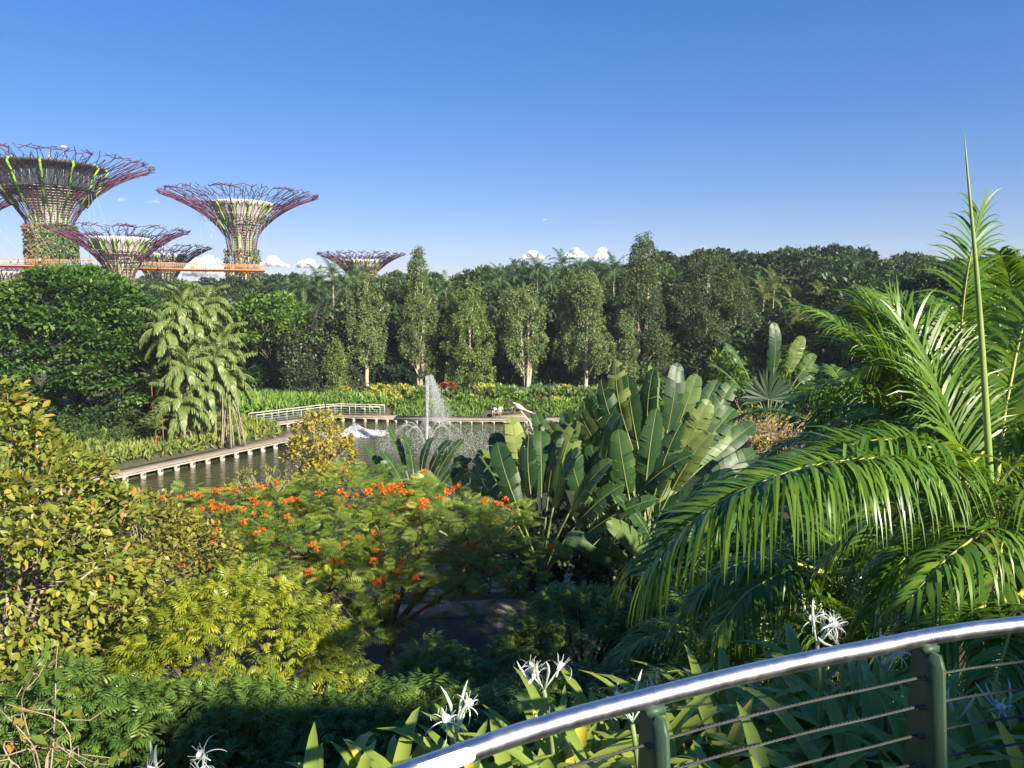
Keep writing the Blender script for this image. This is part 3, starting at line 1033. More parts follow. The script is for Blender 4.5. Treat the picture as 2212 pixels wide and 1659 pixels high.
rail_post = G().tube([(0, 0, 0), (0, 0, 1.06)], 0.04, 6).mesh('rail_post', M['steel_grey'])
boardwalk('long timber boardwalk on pale concrete piers beside the left bank grass', [(-38, 40.5), (-28.6, 54.5), (-20.2, 69.2), (-23.0, 73.0)], 1.9, -1, 1.42)
boardwalk('timber boardwalk with metal handrails turning the corner at the far left bank', [(-26.2, 76.3), (-23.2, 79.6), (-19.6, 83.6), (-16.5, 82.9), (-12.6, 82.3)], 1.8, -1, 1.25, (0.2, 15.5), .52)
boardwalk('straight low boardwalk without railing along the far bank hedge', [(-12.4, 82.3), (-8, 81.7), (-3, 81.4), (4, 81.6), (10, 82.3), (16, 83.2), (22, 82)], 1.9, -1, 1.16, None, .42)
g = G()
v = [onz(x, y, 0.9) for x, y in ((1012, 893), (1040, 879), (1100, 878), (1130, 893))]
jz = [(p[0], p[1], 0.79) for p in v]
link('jetty_landing', strip([(-2.2, 83.3), (1.4, 83.3)], 2.6, 0.47, None, 0.12).mesh('jetty_landing', M['deck']), kind='structure')


def bending(top, low, flip=1):
    J = {'pelvis': (0, 0, .82, .14), 'waist': (0, .16, .90, .12), 'chest': (0, .38, .86, .14, .8), 'neck': (0, .52, .78, .05), 'head': (0, .62, .70, .09), 'crown': (0, .68, .64, .07),
         'ls': (-.16, .40, .84, .05), 'le': (-.20, .46, .60, .04), 'lw': (-.14, .52, .40, .03), 'lh': (-.12, .54, .33, .033),
         'rs': (.16, .40, .84, .05), 're': (.20, .48, .60, .04), 'rw': (.13, .54, .40, .03), 'rh': (.11, .55, .33, .033),
         'lp': (-.10, 0, .76, .09), 'lk': (-.11, .10, .45, .065), 'la': (-.11, -.02, .09, .043), 'lt': (-.11, .14, .04, .036),
         'rp': (.10, 0, .76, .09), 'rk': (.11, .10, .45, .065), 'ra': (.11, -.02, .09, .043), 'rt': (.11, .14, .04, .036)}
    E = [('pelvis', 'waist'), ('waist', 'chest'), ('chest', 'neck'), ('neck', 'head'), ('head', 'crown'), ('chest', 'ls'), ('ls', 'le'), ('le', 'lw'), ('lw', 'lh'), ('chest', 'rs'), ('rs', 're'), ('re', 'rw'), ('rw', 'rh'),
         ('pelvis', 'lp'), ('lp', 'lk'), ('lk', 'la'), ('la', 'lt'), ('pelvis', 'rp'), ('rp', 'rk'), ('rk', 'ra'), ('ra', 'rt')]

    def slot(c):
        if c.y > .62:
            return 3
        if c.y > .5 and c.z < .76 or (c.z < .66 and c.y > .36):
            return 0
        if c.z < .46:
            return 0
        return 1 if c.y > .10 else 2
    return body('p', J, E, ([M['skin'], top, low, M['hair']], slot))


thing('person', 'person in white top and red shorts bending over on the far jetty, left of two', 'person', (-2.05, 82.6, 0.47), -pi / 2 - .9, 'two people on the far jetty', bending(M['white_cloth'], M['red_cloth']))
thing('person', 'person in white bending over on the far jetty, the right of two', 'person', (-1.35, 82.9, 0.47), -pi / 2 + 1.2, 'two people on the far jetty', bending(M['white_cloth'], M['white_cloth']))

# ------------------------------------------------------------------ broad trees
def crown(name, env, ncl, rc, k, tpl, size, mat, rng, flat=.7, droop=.2, low=-.5, shell=.45, up=.8, out=.6, mean=.45, spread=.22):
    P, O = clumps(env, ncl, rng, low, shell)
    pos, fwd, nor = leaves_on(P, O, rc * (.7 + .6 * rng.random(len(P))), k, rng, flat, droop, up, out)
    sz = size * (.65 + .7 * rng.random(len(pos)))
    return G().scatter(tpl, pos, fwd, nor, sz, tints(len(P), k, rng, spread, mean)).mesh(name, mat), P


def make_tree(label, cat, name, env, ncl, rc, k, tpl, size, mat, bark, r0, fork, loc, seed, group=None, limbs=8, rt=.02, **kw):
    rng = np.random.default_rng(seed)
    root = thing(name, label, cat, loc, 0, group)
    me, P = crown('crown', env, ncl, rc, k, tpl, size, mat, rng, **kw)
    link('crown', me, root)
    tg = P[rng.choice(len(P), min(limbs, len(P)), replace=False)]
    link('trunk', wood((0, 0, -0.3), fork, tg, r0, rng, rt=rt).mesh('trunk', bark, True), root)
    return root


def Zg(x, y):
    return float(ground_z(np.array([x]), np.array([y]))[0])


ZFAR = -100.0
# forest stock: built once far below ground level order, then copied
stock = []
specs = [('forest_a', [(0, 0, 11, 5.2, 5.2, 4.4), (2.5, 1, 8, 3.6, 3.6, 3.6), (-2.8, -.5, 8.5, 3.4, 3.4, 3.6)], 150, 1.15, 42),
         ('forest_b', [(0, 0, 10.5, 4.6, 4.6, 5.2), (1.8, -1.5, 7, 3.4, 3.4, 4)], 140, 1.05, 42),
         ('forest_c', [(0, 0, 10, 3.4, 3.4, 6.0), (1.2, 0, 7, 2.8, 2.8, 4.5), (-1.3, .5, 8, 2.6, 2.6, 4.5)], 140, .95, 42),
         ('forest_d', [(0, 0, 12, 5.8, 5.8, 3.4), (3.4, 1, 10, 3.4, 3.4, 2.6), (-3.2, -1, 10.4, 3.6, 3.6, 2.8), (0, 0, 8, 4, 4, 3)], 150, 1.1, 42),
         ('forest_b', [(0, 0, 9, 4.2, 4.2, 6.8), (.8, -.8, 5, 4.0, 4.0, 4.2)], 160, 1.0, 42)]
forest_labels = ['dark green broad tree in the forest behind the lake', 'mid green rounded tree in the forest behind the lake', 'narrow olive tree in the forest behind the lake',
                 'spreading deep green tree in the forest behind the lake', 'tall full-skirted green tree in the forest behind the lake']
forest_pts = []


def skyline(x):
    return np.interp(x, [-200, 0, 240, 300, 420, 480, 560, 620, 700, 850, 980, 1010, 1100, 1300, 1440, 1500, 1590, 1650, 1700, 1780, 1850, 1950, 2000, 2100, 2212, 2400],
                     [610, 610, 625, 604, 612, 606, 608, 604, 606, 592, 588, 574, 574, 572, 552, 558, 556, 552, 545, 546, 548, 562, 552, 560, 562, 560])


rf = np.random.default_rng(11)
for D, step, dy in [(240, 46, -2), (196, 46, 0), (168, 54, 2), (146, 60, 12), (128, 64, 34), (113, 66, 62)]:
    x = -160 + rf.random() * step
    while x < 2420:
        xx = x + rf.normal() * step * .18
        p = at(xx, 648, D * (1 + rf.normal() * .02))
        top = 13 + (648 - skyline(xx) - dy - rf.normal() * (7 if D > 140 else 12)) / F * p[1]
        skip = D < 150 and xx < 330
        if D > 180 and xx > 700:
            skip = skip or rf.random() < .5
        if not skip:
            forest_pts.append((p[0], p[1], top, D, xx))
        x += step * (0.8 + .4 * rf.random())
for i, (m, env, ncl, rc, k) in enumerate(specs):
    r = make_tree(forest_labels[i], 'tree', 'forest_tree', env, ncl, rc, k, LEAF4, .62, M[m], M['bark_dark'], .28, (0, 0, 5.5), (0, 0, 0), 50 + i, 'trees of the forest behind the lake', 7, low=-.35, flat=.62)
    tops = max(e[2] + e[5] for e in env)
    stock.append((r, tops))
first = [True] * 5
rows_ = {240: 'sixth', 196: 'fifth', 168: 'fourth', 146: 'third', 128: 'second', 113: 'front'}
cnt_ = {}
for (x, y, top, D, xx) in sorted(forest_pts, key=lambda q: (-q[3], q[4])):
    cnt_[D] = cnt_.get(D, -1) + 1
    i = int(rf.integers(0, 5))
    if xx > 1450 and rf.random() < .5:
        i = 3 if D > 140 else 0
    r, th = stock[i]
    gz0 = Zg(x, y)
    s = max(.45, (top - gz0) / (th + .5))
    sc3 = (s * (1 + .12 * rf.normal()) * (1.0 if s < 1.1 else .92),) * 2 + (s,)
    zone = 'far' if D > 150 else ('middle' if D > 120 else 'front')
    side = ('behind the orange walkway', 'left of the tall columnar trees', 'behind the tall columnar trees', 'right of the columnar trees', 'behind the big palm fronds')[int(np.digitize(xx, [330, 720, 1480, 1850]))]
    lab = '%s tree, %s from the left in the %s forest row' % (forest_labels[i].split(' tree')[0], nth(cnt_[D]), rows_[D])
    grp = 'trees of the forest behind the lake'
    if first[i]:
        r.location = (x, y, gz0)
        r.rotation_euler = (0, 0, rf.random() * 6.28)
        r.scale = sc3
        r['label'], r['group'] = lab, grp
        first[i] = False
    else:
        dup(r, (x, y, gz0), rf.random() * 6.28, lab, grp, sc3)

# dense understorey right behind the bank
un = []
for i, (m, sz) in enumerate([('forest_d', .5), ('forest_a', .5), ('forest_b', .45), ('grey_shrub', .42)]):
    un.append(make_tree('', 'shrub', 'understorey_shrub', [(0, 0, 3.0, 2.4, 2.4, 2.6), (1, .5, 1.6, 1.9, 1.9, 1.7)], 70, .75, 34, LEAF4, sz, M[m], M['bark_dark'], .09, (0, 0, 1.2), (0, 0, 0), 70 + i, None, 6, low=-.5))
ul = ['deep green', 'dark green', 'mid green', 'grey green']
used = [False] * 4
for row, (D, x0, x1, st, h0) in enumerate([(104, 330, 2300, 40, 9.0), (99, 560, 2250, 40, 6.8), (95.5, 560, 2250, 34, 4.2)]):
    x = x0
    m_ = -1
    while x < x1:
        m_ += 1
        i = int(rf.choice(4, p=[.42, .33, .18, .07]))
        p = at(x + rf.normal() * 8, 648, D + rf.normal() * .8)
        h = h0 * (.75 + .5 * rf.random())
        near = ('the light green tree', 'the first columnar tree', 'the second columnar tree', 'the third columnar tree', 'the fourth columnar tree', 'the fifth columnar tree', 'the tallest columnar tree', 'the broad columnar tree', 'the coconut palms')[
            int(np.digitize(x, [690, 845, 955, 1075, 1200, 1325, 1445, 1600]))]
        lab = '%s leafy shrub, %s from the left in the %s shrub row beneath the trees' % (ul[i], nth(m_), ('back', 'middle', 'front')[row])
        s = h / 5.6
        if not used[i]:
            q = un[i]
            q.location, q.scale = (p[0], p[1], Zg(p[0], p[1])), (s * 1.05, s * 1.05, s)
            q['label'], q['group'] = lab, 'shrub rows beneath the far bank trees'
            used[i] = True
        else:
            dup(un[i], (p[0], p[1], Zg(p[0], p[1])), rf.random() * 6.28, lab, 'shrub rows beneath the far bank trees', (s * 1.05, s * 1.05, s))
        x += st * (.75 + .5 * rf.random())

for i, (x, D, h) in enumerate([(-10, 68, 3.2), (40, 70, 4), (95, 68, 3), (150, 66, 2.8), (210, 67, 3.2), (262, 66, 2.6), (300, 70, 3.6), (340, 72, 4), (180, 62, 1.8), (240, 62, 1.7)]):
    p = at(x, 648, D)
    dup(un[(2, 1, 2)[i % 3]], (p[0], p[1], 1.0), i * 1.7, 'leafy %sshrub under the dome tree, %s' % ('low ' if h < 2 else '', ['at the left picture edge', 'second from the left edge', 'third from the left edge', 'under the middle of its crown', 'right of its middle', 'under its right side', 'behind the red-stemmed palms', 'between it and the soft palms', 'in front, left of the red-stemmed palms', 'in front, nearest the red-stemmed palms'][i]), 'shrubs under the dome tree', h / 5.6)

# ------------------------------------------------------------------ columnar paperbark trees on the bank
def columnar(label, x, ytop, ybase, wpx, D, seed, fork=.28, stems=1, mat='paperbark', skirt=.22, lean=0.0):
    rng = np.random.default_rng(seed)
    p = at(x, 648, D)
    z0 = Zg(p[0], p[1])
    top = 13 + (648 - ytop) / F * D
    h = top - z0
    w = wpx / F * D / 2
    root = thing('columnar_tree', label, 'tree', (p[0], p[1], z0), 0, 'columnar trees along the far bank')
    env = [(lean * h * .5, 0, h * .62, w * .62, w * .62, h * .40)]
    for q in range(11):
        a = rng.random() * 6.28
        zz = h * (skirt + .12 + .55 * rng.random())
        rr = w * (.34 + .2 * rng.random())
        env.append((cos(a) * w * .62, sin(a) * w * .62, zz, rr, rr, h * (.08 + .09 * rng.random())))
    env.append((0, 0, h * .84, w * .42, w * .42, h * .16))
    n = int(110 + 8 * w * h)
    P, O = clumps(env, n, rng, -.9, .55)
    P = P + rng.normal(size=P.shape) * np.array([.22, .22, .3])
    O = unit(O * np.array([1, 1, .4]) + np.array([0, 0, .15]))
    k = 52
    pos, fwd, nor = leaves_on(P, O, .52 * (.7 + .6 * rng.random(n)), k, rng, 1.35, .9, .1, .5)
    nor = unit(np.repeat(O, k, 0) + rng.normal(size=pos.shape) * .5)
    me = G().scatter(LEAF4, pos, fwd, nor, .21 * (.6 + .8 * rng.random(len(pos))), tints(n, k, rng, .26, .5)).mesh('crown', M[mat])
    link('crown', me, root)
    g = G()
    for s in range(stems):
        a = s * 2.2 + rng.random()
        sp = .012 * h * (s > 0 or stems > 1)
        pts = [(0, 0, -.3), (cos(a) * sp, sin(a) * sp, h * .1), (cos(a) * sp * 2.4 + .1, sin(a) * sp * 2.4, h * .3), (cos(a) * w * .3 * (stems > 1), sin(a) * w * .25 * (stems > 1), h * .6), (cos(a) * w * .25, sin(a) * w * .2, h * .9)]
        pts = smooth_path(pts, 14) + rng.normal(size=(14, 3)) * np.array([.03, .03, 0])
        g.tube(pts, np.linspace(.30 if s == 0 else .22, .05, 14), 8)
    for q in range(10):
        t = P[rng.integers(len(P))]
        b = np.array([0, 0, max(h * .16, t[2] - h * .22)])
        g.tube([b, (b + t) / 2 + np.array([0, 0, .3]), t], [.09, .06, .025], 5)
    link('trunk', g.mesh('trunk', M['bark_pale'], True), root)
    return root


columnar('columnar tree with slightly leaning pale trunk, first of the lakeside row from the left', 788, 612, 848, 80, 92, 201, skirt=.30, lean=-.04)
columnar('tall narrow pointed columnar tree right above the water jet', 903, 550, 858, 70, 92.5, 202, skirt=.12, stems=2)
columnar('rounder bright green columnar tree between the water jet and the twin-trunk tree', 1013, 618, 858, 96, 91, 203, skirt=.10, mat='paperbark_b', lean=.03)
columnar('columnar tree whose bare twin pale trunk shows below the crown, above the jetty people', 1138, 620, 858, 92, 91.5, 204, skirt=.26, stems=3, lean=-.02)
columnar('broad columnar tree with one thick pale trunk left of the big fan plant', 1266, 600, 862, 110, 91, 205, skirt=.20, stems=1)
columnar('tallest and darkest columnar tree breaking the skyline', 1388, 520, 840, 104, 96, 206, skirt=.10, stems=2, mat='forest_c')
columnar('small slim columnar tree hugging the foot of the tallest one', 1352, 680, 838, 46, 92, 207, skirt=.08, mat='paperbark')
columnar('wide dark columnar tree with pale stems, right of the tallest one', 1513, 556, 835, 150, 99, 208, skirt=.18, stems=3, mat='forest_c')
columnar('dark columnar tree at the right end of the row, left of the coconut palms', 1592, 600, 830, 92, 101, 209, skirt=.12, stems=2, mat='forest_c')
columnar('tiny olive columnar tree in front of the grey shrubs', 722, 742, 850, 34, 89.5, 210, skirt=.15, mat='paperbark_b')

# left bank trees
make_tree('huge dome-shaped dark green tree filling the left edge below the towers', 'tree', 'round_tree',
          [(0, 0, 8.2, 7.6, 6.5, 6.6), (-5.5, -1, 6.5, 5.2, 5.2, 5.6), (4.6, -1, 5.8, 4.4, 4.6, 5.0), (1, -2, 11.2, 4.6, 4.2, 3.6)], 430, 1.15, 82, LEAF4, .46, M['round_tree'], M['bark_dark'], .4, (0, 0, 3), (at(150, 648, 70)[0], 70, 1), 31,
          None, 12, low=-.6, flat=.34, up=.9, out=1.0, droop=.15, shell=.5, spread=.3)
make_tree('light green open tree with thin visible branches left of the dark grey shrubs', 'tree', 'light_green_tree',
          [(0, 0, 9.6, 4.4, 3.6, 3.0), (2.6, 0, 8.0, 3.2, 2.8, 2.2), (-2.6, 0, 8.2, 2.8, 2.6, 2.4), (.5, 0, 6.2, 2.6, 2.2, 1.8)], 150, .75, 34, LEAF4, .48, M['light_tree'], M['bark'], .2, (0, 0, 4.6), (at(585, 648, 94)[0], 94, 1.1), 32, None, 16, low=-.4, flat=.4)
for i, (x, yt, w, D) in enumerate([(640, 705, 70, 92), (700, 660, 80, 93), (668, 770, 110, 90), (740, 790, 60, 91)]):
    h = 13 + (648 - yt) / F * D - 1
    ww = w / F * D / 2
    make_tree(['grey green dense shrub tree beside the light green tree', 'taller grey green dense shrub tree left of the first columnar tree', 'wide grey green shrub above the boardwalk railing corner', 'low grey green shrub at the foot of the first columnar tree'][i],
              'shrub', 'grey_shrub', [(0, 0, h * .6, ww, ww, h * .4), (ww * .3, 0, h * .35, ww, ww, h * .33)], 110, .62, 36, LEAF4, .34, M['grey_shrub'], M['bark_dark'], .1, (0, 0, h * .3), (at(x, 648, D)[0], D, 1.0), 40 + i, 'grey green shrubs behind the corner', 6)
make_tree('dark mid-size tree filling the gap between the dome tree and the soft palms', 'tree', 'gap_tree', [(0, 0, 6.4, 4.4, 4, 4.6), (2.6, 0, 9, 3, 3, 3)], 170, .9, 40, LEAF4, .5, M['forest_b'], M['bark_dark'], .25, (0, 0, 3), (at(330, 648, 78)[0], 78, 1), 36, None, 8, flat=.5)
make_tree('leafy olive tree top behind the soft palms below the walkway', 'tree', 'gap_tree', [(0, 0, 9, 4.6, 4, 3.6), (-3, 0, 8, 3, 3, 3)], 150, .9, 40, LEAF4, .5, M['forest_c'], M['bark_dark'], .25, (0, 0, 4), (at(470, 648, 96)[0], 96, 1), 37, None, 8, flat=.5)


# ------------------------------------------------------------------ palms
def frond(pts, nl, ll, lw, droop, rng, segs=4, v=.35, spread=1.05, rr=.03, gstart=.12, tip_scale=.35, tint=(.45, .2), rmat=1, plume=0.0, sw=0.0, twist=0.0, split=0):
    """feather frond along a curve: leaflets on both sides that bend down under their own weight"""
    P = smooth_path(pts, 26)
    d = np.concatenate([[0], np.cumsum(np.linalg.norm(np.diff(P, axis=0), axis=1))])
    u = d / d[-1]
    Tn = unit(np.gradient(P, axis=0))
    g = G()
    g.tube(P, np.linspace(rr, rr * .22, len(P)), 5, .5, True, rmat)
    V, Fq, Tt = [], [], []
    n0 = 0
    for i in range(nl):
        s = gstart + (1 - gstart) * (i + rng.random() * .5) / nl
        p = np.array([np.interp(s, u, P[:, k]) for k in range(3)])
        tt = unit(np.array([np.interp(s, u, Tn[:, k]) for k in range(3)]))
        side = np.cross(tt, [0, 0, 1.0])
        if np.linalg.norm(side) < .15:
            side = np.array([1.0, 0, 0])
        side = unit(side)
        upv = np.cross(side, tt)
        if twist:
            side, upv = side * cos(twist) + upv * sin(twist), upv * cos(twist) - side * sin(twist)
        L = ll * (tip_scale + (1 - tip_scale) * sin(pi * min(1, .18 + .80 * s)) ** .6)
        for sg in (1, -1):
            LL = L * (.85 + .3 * rng.random())
            a = spread * (1 - .45 * s) + rng.normal() * .08
            vv = v + rng.normal() * plume
            dd = unit(sg * side * sin(a) * cos(vv) + tt * cos(a) + upv * sin(vv))
            q = p.copy()
            w0 = lw * (.8 + .4 * rng.random())
            tv = np.clip(rng.normal(*tint), 0, 1)
            wn_ = unit(np.cross(dd, upv) + rng.normal(size=3) * .18)
            dr = droop * (.7 + .6 * rng.random())
            for j in range(segs + 1):
                f = j / segs
                ww = w0 * (.35 + 1.0 * f * 3 if f < .25 else 1.05 * (1 - f) ** .75 + .02)
                V += [q + wn_ * ww * .5, q - wn_ * ww * .5]
                Tt += [tv + .05 * f] * 2
                dd = unit(dd + np.array([sw * f, 0, -dr * (f + .15) * 2.2 / segs]))
                q = q + dd * LL / segs
                wn_ = unit(wn_ - dd * wn_.dot(dd))
                if j < segs:
                    k = n0 + 2 * j
                    Fq.append((k, k + 1, k + 3, k + 2))
            n0 += 2 * (segs + 1)
    g.add(V, Fq, np.clip(Tt, 0, 1), 0)
    return g


def arc(L, e0, bend, n=12, p=1.3):
    """a curve in the y-z plane that starts at elevation e0 and bends down by the angle bend"""
    q = [np.zeros(3)]
    for i in range(n):
        a = e0 - bend * ((i + .5) / n) ** p
        q.append(q[-1] + np.array([0, cos(a), sin(a)]) * L / n)
    return np.array(q)


def palm_stock(mat, L, nl, ll, lw, droop, kinds, seed, segs=3, dry=None, tint=(.45, .2), v=.3, spread=1.05):
    rng = np.random.default_rng(seed)
    out = []
    for (e0, bend) in kinds:
        g = frond(arc(L * (.9 + .2 * rng.random()), e0, bend), nl, ll, lw, droop, rng, segs, v, spread, .045, .14, tint=tint)
        out.append(g.mesh('frond', [mat, M['petiole']]))
    return out


def palm(label, name, loc, h, fronds, nf, r=.16, bark=None, seed=0, group=None, lean=(0, 0), scale=1.0, shaft=None, ring=0):
    rng = np.random.default_rng(seed)
    root = thing(name, label, 'palm', loc, 0, group)
    pts = smooth_path([(0, 0, -.3), (lean[0] * .2, lean[1] * .2, h * .4), (lean[0], lean[1], h)], 9)
    link('trunk', G().tube(pts, np.linspace(r * 1.15, r * .75, 9), 8).mesh('trunk', bark or M['palm_trunk'], True), root)
    if shaft:
        link('crownshaft', G().tube([(lean[0], lean[1], h), (lean[0], lean[1], h + shaft * .6), (lean[0], lean[1], h + shaft)], [r * .95, r * 1.05, r * .45], 8).mesh('crownshaft', M['petiole'], True), root)
    K = len(fronds)
    for i in range(nf):
        k = int(i * K / nf)
        a = i * 2.39996 + rng.normal() * .12
        link('frond', fronds[k], root, (lean[0], lean[1], h + (shaft or 0) * .95 - .1 * i / nf), a, scale=scale * (.9 + .2 * rng.random()))
    return root


royal = palm_stock(M['palm_far'], 3.9, 34, .85, .085, 1.5, [(1.35, 1.0), (1.05, 1.5), (.7, 1.7), (.35, 1.6), (.0, 1.2)], 301, v=.25)
coco = palm_stock(M['palm_yellow'], 3.6, 30, .8, .08, 1.3, [(1.3, 1.0), (.95, 1.4), (.55, 1.5), (.15, 1.3)], 302, tint=(.45, .25))
for i, (x, yc, D, h) in enumerate([(720, 592, 118, 0), (748, 620, 112, 0), (655, 622, 120, 0), (1080, 600, 118, 0), (1160, 585, 124, 0), (1215, 572, 128, 0), (1292, 590, 122, 0), (1325, 585, 120, 0), (1190, 610, 114, 0),
                                    (963, 625, 108, 0), (620, 625, 122, 0), (1255, 588, 130, 0), (770, 600, 126, 0), (690, 612, 124, 0), (1840, 565, 118, 0), (1120, 592, 127, 0)]):
    p = at(x, 648, D)
    z0 = Zg(p[0], p[1])
    hh = 13 + (648 - yc) / F * D - z0 - 1.5
    near = ['above the first columnar tree', 'just right of the first columnar crown', 'over the grey shrubs', 'with a pale bare trunk left of the twin-trunk tree', 'right of the twin-trunk tree top', 'tallest above the broad columnar tree', 'left of the tallest columnar tree',
            'touching the tallest columnar tree', 'lower crown between twin-trunk and broad trees', 'with pale trunk between the pointed and the rounder columnar trees', 'behind the light green tree', 'peeping between the royal palms above the broad tree',
            'in front of the far lone tower', 'left of the far lone tower', 'with yellowing crown on the right skyline', 'over the twin-trunk tree left shoulder'][i]
    palm('royal palm ' + near, 'royal_palm', (p[0], p[1], z0), hh - .2, royal, 15, .19, None, 310 + i, 'royal palms behind the lakeside trees', shaft=1.5, scale=.85 + .25 * random.random())
for i, (x, yc, D) in enumerate([(1642, 640, 103), (1668, 618, 108), (1778, 650, 106), (1815, 672, 100), (1742, 690, 98)]):
    p = at(x, 648, D)
    z0 = Zg(p[0], p[1])
    hh = 13 + (648 - yc) / F * D - z0
    palm(['coconut palm with a thin pale trunk and orange-yellow old fronds, leftmost of its group', 'coconut palm rising just behind the leftmost coconut palm', 'coconut palm with bleached fronds in the middle of the right forest edge', 'low coconut palm left of the big palm fronds', 'low shaded coconut palm above the blue-green fan plant'][i],
         'coconut_palm', (p[0], p[1], z0), hh, coco, 15, .14, None, 330 + i, 'coconut palms at the right forest edge', (.5 - .3 * i, 0))

# soft clumping palms on the left bank
soft = palm_stock(M['fishtail'], 2.7, 34, .62, .10, 2.4, [(1.35, 1.5), (1.0, 2.3), (.55, 2.2), (.1, 1.6), (-.4, 1.0)], 340, segs=3, v=.1, spread=1.2, tint=(.42, .22))
j = 0
for x, yc, D, nf, lab in [(392, 655, 66, 15, 'tallest soft-fronded palm of the left bank clump'), (352, 700, 65, 14, 'soft-fronded palm leaning out left towards the dome tree'), (425, 690, 67, 15, 'soft-fronded palm in the upper middle of the clump'),
                          (462, 645, 70, 13, 'soft-fronded palm with a dry frond at the back of the clump'), (498, 728, 68, 16, 'bright yellow-green soft palm at the right of the clump'), (400, 780, 63, 16, 'soft palm halfway up the clump with hanging fronds'),
                          (508, 800, 66, 16, 'low bright soft palm at the right foot of the clump'), (440, 830, 64, 15, 'low soft palm in the middle foot of the clump'), (380, 860, 62, 13, 'lowest soft palm near the red-stemmed palms'), (478, 760, 65, 15, 'soft palm in the centre right of the clump')]:
    p = at(x, 648, D)
    hh = 13 + (648 - yc) / F * D - 1.0
    palm(lab, 'soft_palm', (p[0] + (400 - x) * .012, p[1], 1.0), max(1.5, hh - .6), soft, nf + 6, .11, None, 350 + j, 'soft palms on the left bank', ((x - 430) * .004, 0), scale=1.2)
    j += 1
g = G()
rr = np.random.default_rng(5)
for i in range(13):
    a, rad_ = rr.random() * 6.28, .35 + .55 * rr.random()
    g.tube(smooth_path([(cos(a) * rad_ * 1.3, sin(a) * rad_ * 1.3, -.2), (cos(a) * rad_, sin(a) * rad_, 1.6), (cos(a) * .3 + .2 * rr.normal(), sin(a) * .3, 3.0 + rr.random() * 1.6)], 8), np.linspace(.07, .04, 8), 6)
p = at(487, 648, 64)
thing('palm_stem_cluster', 'cluster of bare pale palm stems at the foot of the bright soft palms', 'palm', (p[0], 64, 1.0), 0, None, g.mesh('palm_stem_cluster', M['palm_trunk'], True))
lip = palm_stock(M['fishtail'], 1.5, 16, .5, .11, .9, [(1.3, .9), (.9, 1.1), (.5, 1.0)], 360, v=.3)
for i, (x, y, D, hh) in enumerate([(322, 945, 60, 2.0), (338, 940, 61, 2.8), (306, 930, 62, 1.6), (318, 850, 65, 5.2)]):
    p = at(x, 648, D)
    palm(['red-stemmed small palm nearest the water on the left bank', 'taller red-stemmed palm beside the soft palm clump', 'short red-stemmed palm left of the others', 'tall red-stemmed palm in front of the dome tree'][i], 'red_stem_palm', (p[0], D, 1.0), hh, lip, 9, .04, M['red_stem'], 370 + i, 'red-stemmed palms on the left bank')


# ------------------------------------------------------------------ norfolk pines on the right skyline
rp = np.random.default_rng(9)
g = G()
for k in range(9):
    z = 11 + k * 1.05
    rad_ = 1.9 * (1 - k / 10)
    for q in range(6):
        a = q * pi / 3 + k
        e = np.array([cos(a) * rad_, sin(a) * rad_, z + .35 + .2 * rad_])
        b = np.array([0, 0, z])
        n_ = 10
        u = np.linspace(.25, 1, n_)
        pos = b + (e - b) * u[:, None]
        g.scatter(NARROW, np.repeat(pos, 4, 0), unit(rp.normal(size=(n_ * 4, 3)) * .5 + (e - b)), rp.normal(size=(n_ * 4, 3)), .45, rp.random(n_ * 4) * .5)
pc = g.mesh('crown', M['forest_d'])
ptk = G().tube([(0, 0, -.3), (0, 0, 10), (0, 0, 21)], [.3, .2, .03], 6).mesh('trunk', M['bark_dark'])
for i, (x, yt) in enumerate([(1746, 527), (1799, 524), (1857, 537), (1922, 552)]):
    p = at(x, 648, 182)
    z0 = Zg(p[0], p[1])
    s = (13 + (648 - yt) / F * 182 - z0) / 21.0
    o = thing('norfolk_pine', ['spired tiered pine tip on the skyline, first from the left', 'tallest tiered pine tip on the skyline', 'tiered pine tip right of the yellowing royal palm crown', 'low tiered pine nearest the big palm fronds'][i], 'tree', (p[0], p[1], z0), 0, 'tiered pines on the skyline')
    o.scale = (s, s, s)
    link('crown', pc, o)
    link('trunk', ptk, o)

# thin dark masts on the skyline
for i, (x, yt, D) in enumerate([(1147, 560, 130), (1345, 562, 135), (1010, 590, 125), (690, 610, 150), (820, 605, 140), (1230, 552, 140)]):
    p = at(x, 648, D)
    z0 = Zg(p[0], p[1])
    hz = 13 + (648 - yt) / F * D - z0 + .8
    o = thing('mast', ['thin mast right of the twin-trunk tree', 'thin mast left of the tallest columnar tree', 'thin mast above the rounder columnar tree', 'thin mast left of the far lone tower', 'thin mast right of the far lone tower', 'thin mast among the royal palms over the broad columnar tree'][i],
              'mast', (p[0], p[1], z0), 0, 'thin masts on the skyline')
    link('pole', G().tube([(0, 0, 0), (0, 0, hz)], [.09, .03], 6).mesh('pole', M['pole_dark']), o)
    link('base', G().box((0, 0, .15), (.4, .4, .3)).mesh('base', M['concrete']), o)

# ------------------------------------------------------------------ bank planting
rb = np.random.default_rng(21)


def carpet(name, label, cat, pts, h, size, mat, tpl=NARROW, per=1, up=1.2):
    N = len(pts)
    z = ground_z(pts[:, 0], pts[:, 1])
    pos = np.column_stack([pts, z + rb.random(N) ** .7 * h])
    fwd = unit(np.array([0, 0, up]) + rb.normal(size=(N, 3)) * .7)
    nor = unit(rb.normal(size=(N, 3)) + np.array([.4, -.8, .5]))
    base = .45 + .25 * np.sin(pts[:, 0] * .9) * np.sin(pts[:, 1] * .7 + 1)
    return thing(name, label, cat, (0, 0, 0), 0, None, G().scatter(tpl, pos, fwd, nor, size * (.6 + .8 * rb.random(N)), np.clip(base + rb.normal(0, .22, N), 0, 1)).mesh(name, mat))


